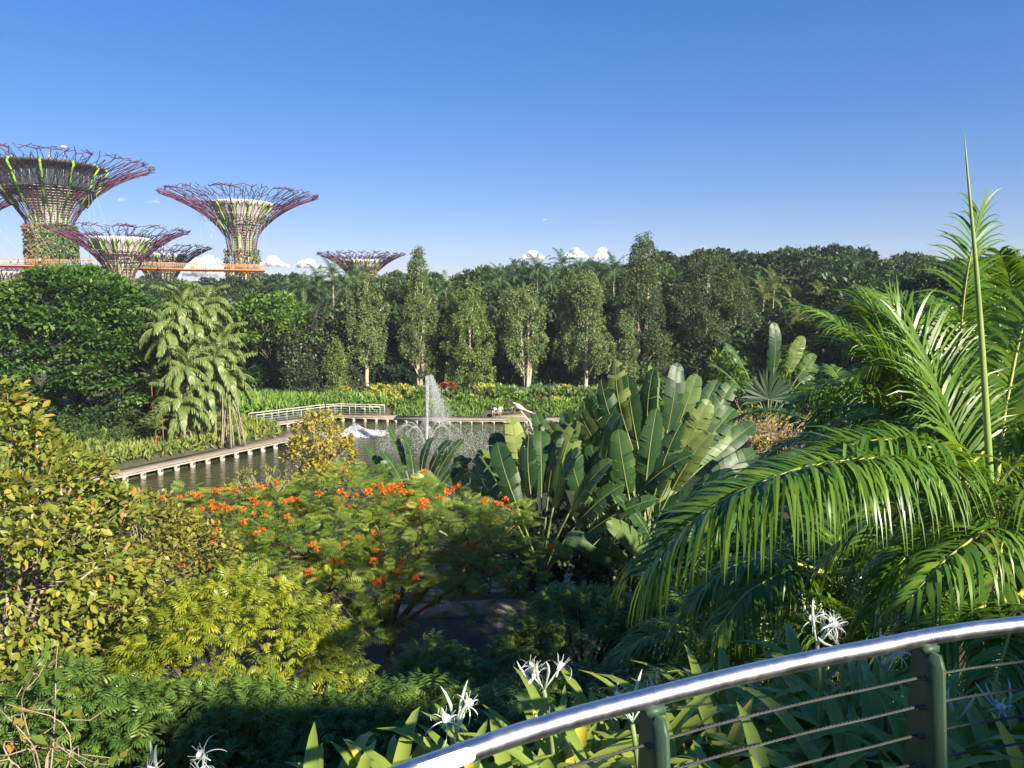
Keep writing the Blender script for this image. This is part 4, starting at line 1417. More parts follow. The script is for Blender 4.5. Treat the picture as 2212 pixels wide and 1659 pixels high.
def region(n, poly):
    p = np.array(poly, float)
    out = []
    lo, hi = p.min(0), p.max(0)
    q = np.roll(p, -1, 0)
    while sum(len(o) for o in out) < n:
        c = lo + (hi - lo) * rb.random((n, 2))
        ins = np.zeros(n, bool)
        for a, b in zip(p, q):
            ins ^= ((a[1] > c[:, 1]) != (b[1] > c[:, 1])) & (c[:, 0] < (b[0] - a[0]) * (c[:, 1] - a[1]) / (b[1] - a[1] + 1e-9) + a[0])
        out.append(c[ins])
    return np.concatenate(out)[:n]


o = carpet('bank_grass', 'long yellow-green grass on the left bank along the near boardwalk', 'grass', region(17000, [(-39, 41), (-29.2, 55), (-20.9, 69.5), (-23.9, 73), (-27.5, 76), (-36, 76), (-44, 60), (-46, 44)]), .55, .55, M['grassy'])
o['kind'] = 'stuff'
o = carpet('bank_fern', 'lush bright ferns behind the corner boardwalk railing', 'ground cover', region(7000, [(-28.5, 78), (-24.3, 80.6), (-20.8, 84.8), (-14, 84.4), (-14, 88), (-26, 91), (-33, 88), (-31, 78)]), 1.1, .75, M['hedge'])
o['kind'] = 'stuff'
o = carpet('bank_hedge', 'low bright green ground cover along the far boardwalk', 'ground cover', region(12000, [(-13, 83.4), (-3.6, 83.0), (-3.3, 84.8), (2.4, 84.9), (2.6, 83.4), (10, 83.8), (22, 85), (24, 89), (-13, 88)]), .6, .5, M['hedge'])
o['kind'] = 'stuff'
o = carpet('bank_hedge_tall', 'taller mixed green planting behind the low far-bank ground cover', 'ground cover', region(11000, [(-14, 87), (24, 87.5), (32, 92), (-20, 94)]), 1.5, .55, M['forest_b'], LEAF4)
o['kind'] = 'stuff'


def shrub(label, name, x, yt, D, wpx, hm, mat, size, seed, tpl=LEAF4, group='flowering shrubs on the far bank', z0=None):
    rng = np.random.default_rng(seed)
    p = at(x, 648, D)
    z0 = Zg(p[0], p[1]) if z0 is None else z0
    h = 13 + (648 - yt) / F * D - z0
    w = wpx / F * D / 2
    root = thing(name, label, 'shrub', (p[0], p[1], z0), 0, group)
    env = [(0, 0, h * .55, w, w * .9, h * .45), (w * .4, 0, h * .35, w * .8, w * .8, h * .33), (-w * .4, 0, h * .38, w * .8, w * .8, h * .34)]
    me, P = crown('foliage', env, int(30 + 22 * w * h), .3, 16, tpl, size, M[mat], rng, spread=.3, mean=.5)
    link('foliage', me, root)
    link('stem', wood((0, 0, -.2), (0, 0, h * .3), P[:5], .05, rng, 5).mesh('stem', M['bark'], True), root)
    return root


for i, (x, yt, D, w, m, lab) in enumerate([(818, 834, 88.5, 60, 'croton_y', 'pale yellow-green croton right of the first columnar trunk'), (866, 836, 88, 60, 'croton_y', 'yellow croton left of the water jet'), (842, 848, 87, 46, 'croton_y', 'low yellow croton in front of its taller neighbours'),
                                       (938, 800, 95, 36, 'croton_y', 'high pale yellow croton right above the water jet'), (965, 828, 89, 34, 'croton_r', 'dark red shrub just right of the water jet'), (985, 838, 90, 36, 'forest_b', 'green shrub between red shrub and rounder columnar trunk'),
                                       (1045, 832, 88.5, 52, 'croton_y', 'yellow-green croton left of the thin lamp pole by the jetty'), (1090, 838, 88, 56, 'hedge', 'bright green shrub above the jetty people'), (1172, 846, 88.5, 44, 'croton_r', 'coppery red shrub right of the twin-trunk tree'),
                                       (1192, 842, 90, 36, 'croton_r', 'darker coppery shrub behind the other one'), (1222, 836, 89, 56, 'croton_y', 'large yellow croton left of the thick pale trunk'), (1208, 862, 87, 40, 'croton_y', 'low pale yellow croton below the thin stem'),
                                       (1300, 838, 89, 52, 'croton_y', 'yellow-green croton right of the thick pale trunk'), (1330, 842, 88, 50, 'hedge', 'green shrub behind the upper left fan leaves'), (1000, 855, 87, 40, 'hedge', 'low green shrub at the rounder columnar trunk'),
                                       (1128, 850, 87, 36, 'hedge', 'low green shrub at the foot of the twin trunk'), (1268, 856, 87, 40, 'hedge', 'low green shrub at the thick pale trunk'), (895, 850, 87, 40, 'hedge', 'green shrub at the foot of the pointed columnar tree'),
                                       (735, 838, 89, 40, 'gold', 'strappy golden shrub behind the railing corner')]):
    shrub(lab, 'bank_shrub', x, yt, D, w, 0, m, .34, 400 + i)
shrub('bushy pandanus-like green clump left of the blue-green fan plant', 'strappy_bush', 1572, 758, 76, 84, 0, 'light_tree', .62, 440, NARROW, None, 1.0)
shrub('yellow-green strappy bush above the blue-green fan plant', 'strappy_bush', 1722, 742, 64, 60, 0, 'light_tree', .5, 441, NARROW, None, 1.0)
shrub('dark green shrub between the big fan plant and the bare shrub', 'dark_shrub', 1600, 850, 55, 110, 0, 'forest_a', .34, 442, LEAF4, None, 1.0)
shrub('broad dark shrub under the palm fronds on the right bank', 'dark_shrub', 1810, 840, 52, 190, 0, 'forest_d', .36, 443, LEAF4, None, 1.0)
shrub('dark shrub on the right bank behind the tall spear leaf', 'dark_shrub', 2080, 760, 50, 230, 0, 'forest_a', .36, 444, LEAF4, None, 1.0)
shrub('bright leafy tree top at the right picture edge', 'edge_shrub', 2200, 640, 36, 90, 0, 'light_tree', .26, 445, LEAF4, None, 1.0)

# lamp poles
for i, (x, D, hh) in enumerate([(697, 79.2, 3.3), (1189, 84.0, 3.4), (1419, 84.4, 3.5)]):
    p = at(x, 648, D)
    o = thing('lamp_post', ['slim black lamp post in front of the railing corner', 'slim black lamp post left of the jetty people', 'slim black lamp post in front of the yellow croton'][i], 'lamp post', (p[0], p[1], .6), 0, 'slim lamp posts on the boardwalk')
    link('pole', G().tube([(0, 0, 0), (0, 0, hh)], [.06, .045], 8).mesh('pole', M['pole_dark']), o)
    link('lamp_head', G().lathe([(.045, hh), (.09, hh + .02), (.09, hh + .3), (.02, hh + .34)], 10).mesh('lamp_head', M['pole_dark']), o)


# ------------------------------------------------------------------ fountain, bubbler, dragonfly
rw = np.random.default_rng(33)
TET = T([(1, 1, 1), (1, -1, -1), (-1, 1, -1), (-1, -1, 1)], [(0, 1, 2), (0, 3, 1), (0, 2, 3), (1, 3, 2)])


def drops(g, P, s):
    N = len(P)
    g.scatter(TET, P, rw.normal(size=(N, 3)), rw.normal(size=(N, 3)), s * (.5 + rw.random(N)), .5)


fx = onz(922, 975, 0)
root = thing('fountain', 'tall white water jet with fanned side jets in the lake', 'fountain', (fx[0], fx[1], 0))
g = G()
top = 13 + (648 - 812) / F * fx[1]
u = rw.random(4200) ** .8
wd = .025 + .05 * u
drops(g, np.column_stack([rw.normal(size=4200) * wd + .12 * u, rw.normal(size=4200) * wd, u * top]), .02)
link('main_jet', g.mesh('main_jet', M['spray']), root)
g = G()
N = 12000
u = rw.random(N)
z = top * (1 - .62 * u)
sx = (.15 + 1.0 * u ** 1.0) * .55
drops(g, np.column_stack([.42 + .9 * u + rw.normal(size=N) * sx, rw.normal(size=N) * sx, z + rw.normal(size=N) * .12]), .0085)
link('falling_spray', g.mesh('falling_spray', M['spray']), root, kind='stuff')
for i, a in enumerate(np.linspace(0, 2 * pi, 9)[:-1] + .25):
    g = G()
    N = 1900
    t_ = rw.random(N)
    rad_ = 3.9 * t_
    zz = 2.9 * 4 * t_ * (1 - t_) * (.55 + .45 * (1 - t_)) + .1
    sp = .02 + .16 * t_ ** 2
    drops(g, np.column_stack([cos(a) * rad_ + rw.normal(size=N) * sp, sin(a) * rad_ + rw.normal(size=N) * sp, np.maximum(.03, zz + rw.normal(size=N) * sp)]), .006)
    link('side_jet', g.mesh('side_jet', M['spray']), root)
g = G()
N = 11000
a = rw.random(N) * 2 * pi
rad_ = 4.2 * np.sqrt(rw.random(N))
drops(g, np.column_stack([1.2 + rad_ * np.cos(a) * 1.3, rad_ * np.sin(a) - .6, .05 + 2.2 * rw.random(N) ** 1.4]), .0105)
link('mist', g.mesh('mist', M['spray']), root, kind='stuff')
bx = onz(768, 937, 0)
root = thing('bubbler', 'white foaming bubbler mound on the lake left of the tall jet', 'fountain', (bx[0], bx[1], 0))
bm = bmesh.new()
bmesh.ops.create_icosphere(bm, subdivisions=4, radius=1)
for v in bm.verts:
    c = v.co
    n_ = .25 * sin(c.x * 7 + 1) * cos(c.y * 6) + .16 * sin(c.x * 15 + c.z * 11) * sin(c.y * 14) + rw.normal() * .07
    k = 1 + n_
    v.co = (c.x * .7 * k, c.y * .6 * k, max(-.05, c.z * .36 * k))
me = bpy.data.meshes.new('foam_mound')
bm.to_mesh(me)
bm.free()
me.materials.append(M['spray'])
link('foam_mound', me, root)
g = G()
N = 9000
a = rw.random(N) * 6.28
rad_ = 1.9 * rw.random(N) ** .75
spk = .62 + .38 * np.sin(a * 9 + 1) * np.sin(a * 4)
drops(g, np.column_stack([rad_ * np.cos(a), rad_ * np.sin(a), .03 + np.maximum(0, (1.15 - rad_ * .6) * spk) * rw.random(N)]), .024)
link('foam_drops', g.mesh('foam_drops', M['spray']), root, kind='stuff')
N = 1200
rad_ = 1.3 + 1.4 * rw.random(N) ** 2
a = rw.random(N) * 6.28
g = G()
drops(g, np.column_stack([rad_ * np.cos(a) * 1.3, rad_ * np.sin(a), .02 + 0 * a]), .035)
link('foam_skirt', g.mesh('foam_skirt', M['spray']), root, kind='stuff')

DD = 56.0
b0 = at(1118, 877, DD)
root = thing('dragonfly_sculpture', 'pale metal dragonfly sculpture on a bent stem over the water', 'sculpture', tuple(b0))


def rel(x, y, dY=0.0):
    return at(x, y, DD + dY) - b0


g = G()
q = [rel(1112, 873), rel(1116, 876), rel(1121, 879), rel(1127, 882), rel(1136, 886.5), rel(1148, 891), rel(1163, 897)]
link('body', G().tube(q, [.07, .19, .22, .15, .06, .055, .04], 10).mesh('body', M['pier'], True), root)
hd = link('head', G().lathe([(.01, -.13), (.1, -.08), (.14, 0), (.1, .09), (.01, .13)], 12).mesh('head', M['pier'], True), root, tuple(rel(1110, 872.5)))
for (tip, dy, lab) in [((1086, 863), .9, 1), ((1090, 864), -.7, 1), ((1152, 862), 1.1, 1), ((1149, 868), -.5, 1)]:
    a, b = rel(1118, 875), rel(*tip, dy)
    L = b - a
    sd = np.array([L[1], -L[0], 0]) / np.linalg.norm(L) * .2 + np.array([0, .14, .08])
    n_ = 8
    V, Fq = [], []
    for k in range(n_ + 1):
        f = k / n_
        w_ = (.25 + 1.2 * f) * (1 - f ** 5) + .02
        V += [a + L * f + sd * w_ * .75, a + L * f - sd * w_ * .5]
    V = np.array(V)
    V = np.concatenate([V, V - np.array([0, 0, .015])])
    m_ = 2 * (n_ + 1)
    for k in range(n_):
        Fq += [(2 * k, 2 * k + 1, 2 * k + 3, 2 * k + 2), (m_ + 2 * k, m_ + 2 * k + 2, m_ + 2 * k + 3, m_ + 2 * k + 1), (2 * k, 2 * k + 2, m_ + 2 * k + 2, m_ + 2 * k), (2 * k + 1, m_ + 2 * k + 1, m_ + 2 * k + 3, 2 * k + 3)]
    link('wing', G().add(V, Fq).mesh('wing', M['roof_dark']), root)
for k, (x, y) in enumerate([(1098, 886), (1104, 890), (1112, 892), (1126, 890)]):
    link('leg', G().tube([rel(1115 + k * 2, 879), rel((1115 + x) / 2 - 1, 880), rel(x, y)], .025, 5).mesh('leg', M['pier']), root)
g = G()
for k in range(5):
    q = np.array([rel(1121, 880), rel(1128, 893), rel(1136, 903), rel(1146, 914), rel(1153, 928), rel(1156, 945), rel(1158, 1010)]) + rw.normal(size=(7, 3)) * .07
    g.tube(smooth_path(q, 16), .035, 5)
for k in range(7):
    c = rel(1148 + rw.normal() * 4, 916 + 6 * k * .6)
    g.tube(smooth_path([c, c + np.array([.25 * rw.normal(), .1, .2]), c + np.array([.3 * rw.normal(), .1, -.25])], 8), .02, 4)
link('stem', g.mesh('stem', M['pier'], True), root)

# ------------------------------------------------------------------ clouds and an airliner
def cloud(label, x, y, w, h, D, seed, flat_base=True):
    rng = np.random.default_rng(seed)
    p = at(x, y, D)
    W_, H_ = w / F * D / 2, h / F * D
    bm = bmesh.new()
    n_ = 34
    for i in range(n_):
        u_ = float(np.clip(rng.normal() * .40, -.85, .85))
        hh = max(.12, (1 - abs(u_) * .9)) * (.35 + .65 * rng.random())
        r_ = H_ * (.13 + .22 * hh) * (.6 + .6 * rng.random())
        r0 = bmesh.ops.create_icosphere(bm, subdivisions=3, radius=r_)
        c = Vector((u_ * W_, rng.normal() * W_ * .2, hh * H_ * .62))
        ph = rng.random(3) * 9
        for v in r0['verts']:
            q = v.co / r_
            k = 1 + .12 * sin(q.x * 6 + ph[0]) * sin(q.z * 6 + ph[1]) + .07 * sin(q.x * 13 + ph[2]) * sin(q.z * 15 + ph[0]) + .03 * rng.normal()
            v.co = c + v.co * k
            if i == 0:
                v.co = Vector((q.x * W_ * .92 * k, q.y * W_ * .3, H_ * .2 + q.z * H_ * .2 * k))
            if v.co.z < 0:
                v.co.z *= .3
    me = bpy.data.meshes.new('cloud')
    bm.to_mesh(me)
    bm.free()
    for f in me.polygons:
        f.use_smooth = True
    me.materials.append(M['cloud' if h > 20 else 'cloud_thin'])
    return thing('cloud', label, 'cloud', tuple(p), 0, 'small clouds low over the horizon', me)


for i, (x, y, w, h, lab) in enumerate([(448, 600, 130, 55, 'largest white cumulus cloud between the small tower and the lone tower'), (590, 578, 75, 30, 'white cloud right of the lone tower trunk'), (668, 580, 76, 26, 'white cloud left of the far lone tower'),
                                       (1150, 562, 64, 26, 'faint cloud above the twin-trunk tree'), (1243, 560, 58, 30, 'white puffy cloud above the royal palms'), (1299, 562, 34, 32, 'narrow cloud just left of the tallest columnar tree'),
                                       (1518, 540, 30, 14, 'tiny cloud right of the tallest columnar tree'), (262, 436, 34, 13, 'tiny faint cloud right of the observatory tower'), (332, 440, 42, 14, 'small grey cloud left of the lone tower crown'),
                                       (1875, 520, 50, 8, 'flat faint cloud low over the right skyline'), (415, 598, 60, 40, 'cloud low behind the small tower right branch')]):
    cloud(lab, x, y, w, h, 9000, 500 + i)
p = at(1177, 475, 12000)
o = thing('airliner', 'tiny white airliner high in the clear sky', 'airplane', tuple(p), .1)
link('fuselage', G().tube([(-28, 0, 0), (-24, 0, 0), (-10, 0, 0), (15, 0, 0), (26, 0, 1), (30, 0, 2)], [.5, 2.6, 3, 3, 1.6, .3], 10).mesh('fuselage', M['white_paint'], True), o)
for sg in (1, -1):
    link('wing', G().add([(4, 2 * sg, -1), (-4, 2 * sg, -1), (11, 28 * sg, 1), (8, 28 * sg, 1), (4, 2 * sg, -1.6), (-4, 2 * sg, -1.6), (11, 28 * sg, .8), (8, 28 * sg, .8)], [(0, 1, 3, 2), (4, 6, 7, 5), (0, 2, 6, 4), (1, 5, 7, 3), (2, 3, 7, 6)]).mesh('wing', M['white_paint']), o)
link('tail_fin', G().add([(20, .2, 2), (28, .2, 2), (30, .2, 10), (27, .2, 10), (20, -.2, 2), (28, -.2, 2), (30, -.2, 10), (27, -.2, 10)], [(0, 1, 2, 3), (4, 7, 6, 5), (0, 4, 5, 1), (2, 6, 7, 3)]).mesh('tail_fin', M['white_paint']), o)

# ------------------------------------------------------------------ traveller's palms
def blade(L, W, rng, sag=.35, torn=.5, curl=.25, tips=0.0):
    """a paddle leaf along +Y (face up +Z) made of lateral strips, some of them torn apart"""
    g = G()
    n = 40
    u = np.linspace(0, 1, n + 1)
    a = -sag * u ** 1.6
    dy, dz = np.cos(a) * L / n, np.sin(a) * L / n
    mid = np.stack([0 * u, np.concatenate([[0], np.cumsum(dy[:-1])]), np.concatenate([[0], np.cumsum(dz[:-1])])], -1)
    g.tube(mid, np.linspace(.028, .006, n + 1) * L / 2.4, 4, .9)
    tint = np.clip(rng.normal(.20, .11) + (.5 if rng.random() < .22 else 0), 0, 1)  # some leaves tinted paler at random to look sunlit
    for sg in (1, -1):
        run = 0.0
        i = 0
        while i < n:
            m = int(rng.integers(1, 4)) if rng.random() < torn else int(rng.integers(4, 8))
            m = min(m, n - i)
            fold = curl + rng.normal() * .06 + run
            drop = (.1 + .12 * rng.random()) if rng.random() < .78 else .95 * rng.random()
            cut = .95 + .06 * rng.random() if rng.random() < .9 else .6 + .3 * rng.random()
            lean = .35 + rng.normal() * .05
            V, Fq = [], []
            for k in range(m + 1):
                uu = u[i + k]
                kk = (k / m - .5) * (.985 if m > 2 else .94) + .5 if m > 0 else .5
                p = mid[i] + (mid[i + m] - mid[i]) * kk
                w = W * .5 * min(1.0, (sin(pi * min(1, .07 + .95 * uu)) ** .42) * (1.0 if uu < .85 else 1.05)) * cut
                for j, f in enumerate((0.02, .35, .7, 1.0)):
                    z = -abs(f) ** 1.7 * w * (drop + .12) + f * w * sin(fold) * .6
                    V.append(p + np.array([sg * f * w * cos(fold), f * w * lean, z]))
            for k in range(m):
                for j in range(3):
                    q = k * 4 + j
                    Fq.append((q, q + 1, q + 5, q + 4))
            g.add(V, Fq, np.clip(tint + rng.normal() * .05, 0, 1))
            i += m
    return g


def fan_plant(label, loc, plane, angs, pet, bl, bw, seed, scatter=.10, mat='ravenala', trunk=None, group=None, name='travellers_palm', low=0.0, face=None, lens=None, old=()):
    """petioles fanned out in one upright plane (turned by 'plane' round Z), each ending in a paddle leaf"""
    rng = np.random.default_rng(seed)
    root = thing(name, label, 'plant', loc, plane, group)
    h0 = trunk or 1.0
    link('trunk', G().tube(smooth_path([(0, 0, -.4), (.03, 0, h0 * .5), (0, 0, h0)], 8), np.linspace(.26, .2, 8), 10).mesh('trunk', M['bark'], True), root)
    for i, a in enumerate(angs):
        pl = pet * (.85 + .3 * rng.random()) * (lens[i] if lens else 1)
        y = rng.normal() * scatter
        b = np.array([sin(a) * .15, (i % 2 - .5) * .1, h0 - .25 + .25 * cos(a)])
        d = np.array([sin(a), y, cos(a)])
        d /= np.linalg.norm(d)
        e = b + d * pl
        bend = 0.12 * sin(a)
        m_ = b + d * pl * .55 + np.array([-bend * .25 * pl, 0, .04 * pl])
        pth = smooth_path([b, m_, e], 8)
        dd = unit(pth[-1] - pth[-2])
        L = bl * (.82 + .36 * rng.random())
        # leaf face: blend of facing the viewer's side and facing outwards in the fan
        fc = rng.normal(.9, .5) if face is None else face[i]
        nor = unit(np.array([0, -1.0, .15]) * cos(fc) + np.cross(dd, [0, -1, 0]) * sin(fc) * (1 if a < 0 else -1))
        x = unit(np.cross(dd, nor))
        nor = np.cross(x, dd)
        g = blade(L, bw * (.85 + .3 * rng.random()), rng, .35 + .35 * rng.random() + .25 * abs(a), .35 + .4 * rng.random())
        me = g.mesh('leaf', M['palm_dry'] if i in old else M[mat])
        lf = link('leaf', me, root)
        ml = Matrix(np.column_stack([np.vstack([x, dd, nor]).T, e]).tolist() + [[0, 0, 0, 1]])
        lf.matrix_local = ml
        pt = G().tube([ml.inverted() @ Vector(q) for q in pth], np.linspace(.06, .028, 8), 6).mesh('petiole', M['petiole'], True)
        link('petiole', pt, lf)
    return root


def fan_at(x, Y, zb):
    p = at(x, 648, Y)
    return (p[0], p[1], zb)


# big fan right of the lake view: leaves spread from far left to far right
A = np.radians
fan_plant('giant fan-shaped plant with torn paddle leaves at the middle right', fan_at(1415, 30.5, 1.2), .2,
          A([-54, -47, -41, -35, -29, -23, -17, -11, -5, 2, 8, 14, 20, 26, 31, 36, 42, 48, 55]), 3.3, 2.65, .86, 601, .08, trunk=3.0,
          lens=[.8, .85, .9, .95, 1, 1, 1, 1, 1, 1, 1.02, 1.05, 1.08, 1.1, 1.08, 1.05, 1.0, .95, .85], face=[-.9, -.6, -1.0, -.8, -1.1, -.7, -.9, -.6, -1.0, -.4, .1, .5, .3, .45, .35, .5, .3, .4, .2])
fan_plant('second clump of paddle leaves, in front of the giant fan plant', fan_at(1392, 27.5, 1.3), -.6,
          A([-42, -28, -16, -8, 2, 10, 20, 34, 48]), 2.7, 2.8, .95, 602, .22, trunk=2.2, face=[.6, .3, .5, .2, -.15, .1, .3, .7, .9])
fan_plant('tall shaded fan plant with converging stalks, right of the flame tree', fan_at(1172, 28.6, 1.05), -.65,
          A([-32, -25, -19, -13, -8, -3, 3, 8, 14, 20, 27, 35, 44]), 3.2, 2.75, .92, 603, .10, trunk=1.5, face=[.9, .5, .3, .7, .1, .6, .35, .0, .5, .2, .5, .3, .6])
fan_plant('drooping shaded paddle-leaf clump between the two tall fan plants', fan_at(1290, 29.0, 1.1), -.7,
          A([-40, -28, -16, -6, 8, 20, 34, 50]), 2.4, 2.7, .95, 604, .3, trunk=2.2, face=[.2, .4, .5, .8, .3, .2, .6, .3])
fan_plant('dense dark paddle-leaf clump filling the space behind the two tall fan plants', fan_at(1262, 31.0, .9), -.75,
          A([-34, -27, -20, -13, -6, 0, 8, 15, 22, 30, 40]), 3.2, 2.9, .95, 608, .25, trunk=2.0, face=[.5, .9, .3, .7, 1.0, .4, .8, .2, .6, .9, .4])
fan_plant('low dark paddle-leaf clump at the foot of the giant fan plant', fan_at(1470, 27.0, 1.1), .35,
          A([-50, -36, -22, -10, 6, 20, 34, 48]), 2.2, 2.6, .9, 609, .35, trunk=1.2, face=[.3, .5, .8, .2, .4, .7, .5, .3])
fan_plant('small dark fan plant at the water edge left of the bright paddle leaves', fan_at(895, 31.6, .9), .1,
          A([-40, -30, -21, -12, -4, 5, 14, 23, 33]), 1.9, 1.8, .62, 605, .08, trunk=3.0, face=[1.0, .8, 1.1, .9, 1.0, .9, 1.1, .8, .9])
fan_plant('blue-green fan plant in the right middle distance beyond the bare shrub', fan_at(1672, 58, 1.2), .3,
          A([-70, -50, -35, -22, -12, -2, 8, 18, 30, 44, 60]), 4.2, 2.9, 1.0, 606, .2, trunk=2.4)
fan_plant('bright yellow-green paddle-leaf clump behind the top of the flame tree', fan_at(1000, 30.9, .9), 0.0,
          A([-60, -40, -22, -5, 10, 24, 40, 58, 70, -48, 50]), 1.9, 1.9, .8, 607, .35, 'banana', 2.2, None, 'paddle_leaf_plant', face=[.4, .1, .3, -.1, .2, .3, .1, .4, .3, .2, .0])

# fan-leaved palm leaf in front of the blue-green fan plant
p = at(1660, 862, 50)
g = G()
for i in range(26):
    a = -1.75 + 3.5 * i / 25
    L = 2.3 * (1 - .12 * abs(a))
    d = np.array([sin(a), .05 * cos(i * 2.1), cos(a)])
    s = np.array([cos(a), .25 * (-1) ** i, -sin(a)]) * .10
    q = [np.array([0, 0, .0]), d * L * .55, d * L * .8, d * L + np.array([0, -.1, -.08])]
    V = []
    for k, w_ in enumerate((.25, 1.0, .6, .05)):
        V += [q[k] + s * w_, q[k] - s * w_]
    g.add(V, [(0, 1, 3, 2), (2, 3, 5, 4), (4, 5, 7, 6)], .35 + .25 * (i % 2))
root = thing('fan_palm', 'single round pleated fan-palm leaf facing the viewer below the blue-green plant', 'palm', (p[0], p[1], p[2]))
link('leaf', g.mesh('leaf', M['forest_d']), root)
link('petiole', G().tube([(0, 0, -4), (0, 0, 0)], [.06, .04], 6).mesh('petiole', M['petiole']), root)


# ------------------------------------------------------------------ trees built of single leaves: the largest 300 as parts
def leafy(root, name, variants, pos, fwd, nor, scale, tint, mat, nobj, rng, focus, matd=None):
    """leaves nearest the viewer become objects that share mesh data, the rest one 'stuff' part"""
    o = np.array(root.location)
    rel_ = pos + o - np.array([0, 0, H])
    dist = np.linalg.norm(rel_, axis=1)
    outw = ((pos - focus) * unit(-rel_)).sum(1)
    sc_ = outw / (np.abs(outw).max() + 1e-6) - .25 * dist / dist.mean()
    order = np.argsort(-sc_)
    pick, rest = order[:nobj * 2], order[nobj * 2:]
    pick = rng.permutation(pick)
    rest = np.concatenate([rest, pick[nobj:]])
    pick = pick[:nobj]
    ms = []
    for k, t in enumerate(variants):
        for tv in (.15, .4, .62, .9):
            g = G()
            f = t[1] if isinstance(t[1], list) else [t[1]]
            g.v.append(t[0])
            g.t.append(np.full(len(t[0]), tv))
            for q in f:
                g.f.append(q)
                g.m.append(np.zeros(len(q), int))
            g.n = len(t[0])
            ms.append((k, tv, g.mesh(name, mat)))
    y = unit(fwd)
    z = unit(nor - y * (nor * y).sum(1)[:, None])
    x = np.cross(y, z)
    for i in pick:
        tv = min((.15, .4, .62, .9), key=lambda q: abs(q - tint[i]))
        k = int(rng.integers(len(variants)))
        me = next(m for (a, b, m) in ms if a == k and b == tv)
        ob = link(name, me, root)
        s = scale[i]
        ob.matrix_local = Matrix([[x[i][0] * s, y[i][0] * s, z[i][0] * s, pos[i][0]], [x[i][1] * s, y[i][1] * s, z[i][1] * s, pos[i][1]], [x[i][2] * s, y[i][2] * s, z[i][2] * s, pos[i][2]], [0, 0, 0, 1]])
    g = G()
    part = np.array_split(rest, len(variants))
    for t, q in zip(variants, part):
        g.scatter(t, pos[q], fwd[q], nor[q], scale[q], tint[q])
    link('foliage', g.mesh('foliage', mat), root, kind='stuff')


def twigs(P, C0, rng, n, r=.02, g=None):
    g = g or G()
    for i in rng.choice(len(P), min(n, len(P)), replace=False):
        a = C0 + (P[i] - C0) * (.25 + .2 * rng.random())
        m_ = (a + P[i]) / 2 + rng.normal(size=3) * .18
        q = smooth_path([a, m_, P[i]], 6)
        g.tube(q, np.linspace(r, r * .35, 6), 4, cap=False)
    return g


# yellow-green broadleaf tree at the left edge
rng = np.random.default_rng(71)
L0 = at(60, 648, 14.2)
zg = Zg(L0[0], L0[1])
root = thing('broadleaf_tree', 'tall yellowing broadleaf tree filling the lower left edge', 'tree', (L0[0], L0[1], zg))
k0 = np.array([0, 0, -zg])
env = [(-1.3, 0, 8.6 - zg, 2.3, 2.1, 2.6), (-.2, -.2, 7.9 - zg, 2.05, 1.8, 2.3), (-1.8, .3, 10.2 - zg, 1.35, 1.3, 1.65), (-.6, -.5, 6.2 - zg, 2.1, 1.8, 1.9)]
P, O = clumps(env, 520, rng, -.75, .6)
pos, fwd, nor = leaves_on(P, O, .34, 26, rng, .9, .25, .8, .7)
leafy(root, 'leaf', [LEAF6], pos, fwd, nor, .18 * (.6 + .7 * rng.random(len(pos))), np.clip(.52 + rng.normal(0, .2, len(pos)) + .5 * (rng.random(len(pos)) > .965), 0, 1), M['terminalia'], 290, rng, np.array([-.9, 0, 8 - zg]))
g = wood((-1.2, .3, -.3), (-1.0, .2, 5.6 - zg), P[rng.choice(len(P), 18)], .085, rng, 7, 1.0)
twigs(P, np.array([-.9, 0, 7.4 - zg]), rng, 130, .016, g)
link('trunk', g.mesh('trunk', M['twig'], True), root)

# fine-leaved olive-yellow tree between it and the flame tree
rng = np.random.default_rng(72)
L0 = at(270, 648, 20)
zg = Zg(L0[0], L0[1])
root = thing('small_leaf_tree', 'fine-leaved olive-yellow tree between the left edge tree and the flame tree', 'tree', (L0[0], L0[1], zg))
env = [(-.4, 0, 6.4 - zg, 1.9, 1.6, 1.4), (.9, .2, 5.9 - zg, 1.5, 1.4, 1.2), (-1.4, -.5, 5.2 - zg, 1.7, 1.5, 1.5), (.3, -.8, 4.8 - zg, 1.8, 1.3, 1.3)]
P, O = clumps(env, 420, rng, -.6, .6)
pos, fwd, nor = leaves_on(P, O, .32, 34, rng, .7, .2)
link('crown', G().scatter(LEAF4, pos, fwd, nor, .16 * (.6 + .7 * rng.random(len(pos))), tints(len(P), 34, rng, .28, .5)).mesh('crown', M['small_yellow']), root)
g = wood((0, 0, -.3), (0, 0, 3.6 - zg), P[:14], .1, rng, 6)
twigs(P, np.array([0, 0, 5 - zg]), rng, 80, .016, g)
link('trunk', g.mesh('trunk', M['twig'], True), root)

# golden small tree before the lake
rng = np.random.default_rng(73)
L0 = at(684, 648, 37)
root = thing('golden_tree', 'small golden-leaved tree standing against the lake above the flame tree', 'tree', (L0[0], L0[1], Zg(L0[0], 30)))
zg = root.location.z
env = [(0, 0, 6.3 - zg, 1.35, 1.2, 1.2), (-.7, 0, 5.4 - zg, 1.0, 1.0, .9), (.7, 0, 5.2 - zg, 1.05, 1.0, 1.0), (0, 0, 4.4 - zg, 1.2, 1.1, .8)]
P, O = clumps(env, 190, rng, -.7, .7)
pos, fwd, nor = leaves_on(P, O, .28, 22, rng, .9, .3)
link('crown', G().scatter(LEAF4, pos, fwd, nor, .2 * (.6 + .7 * rng.random(len(pos))), tints(len(P), 22, rng, .28, .5)).mesh('crown', M['gold']), root)
g = wood((0, 0, -.6), (0, 0, 3.0 - zg), P[:14], .1, rng, 6)
twigs(P, np.array([0, 0, 4.6 - zg]), rng, 70, .022, g)
link('trunk', g.mesh('trunk', M['twig'], True), root)

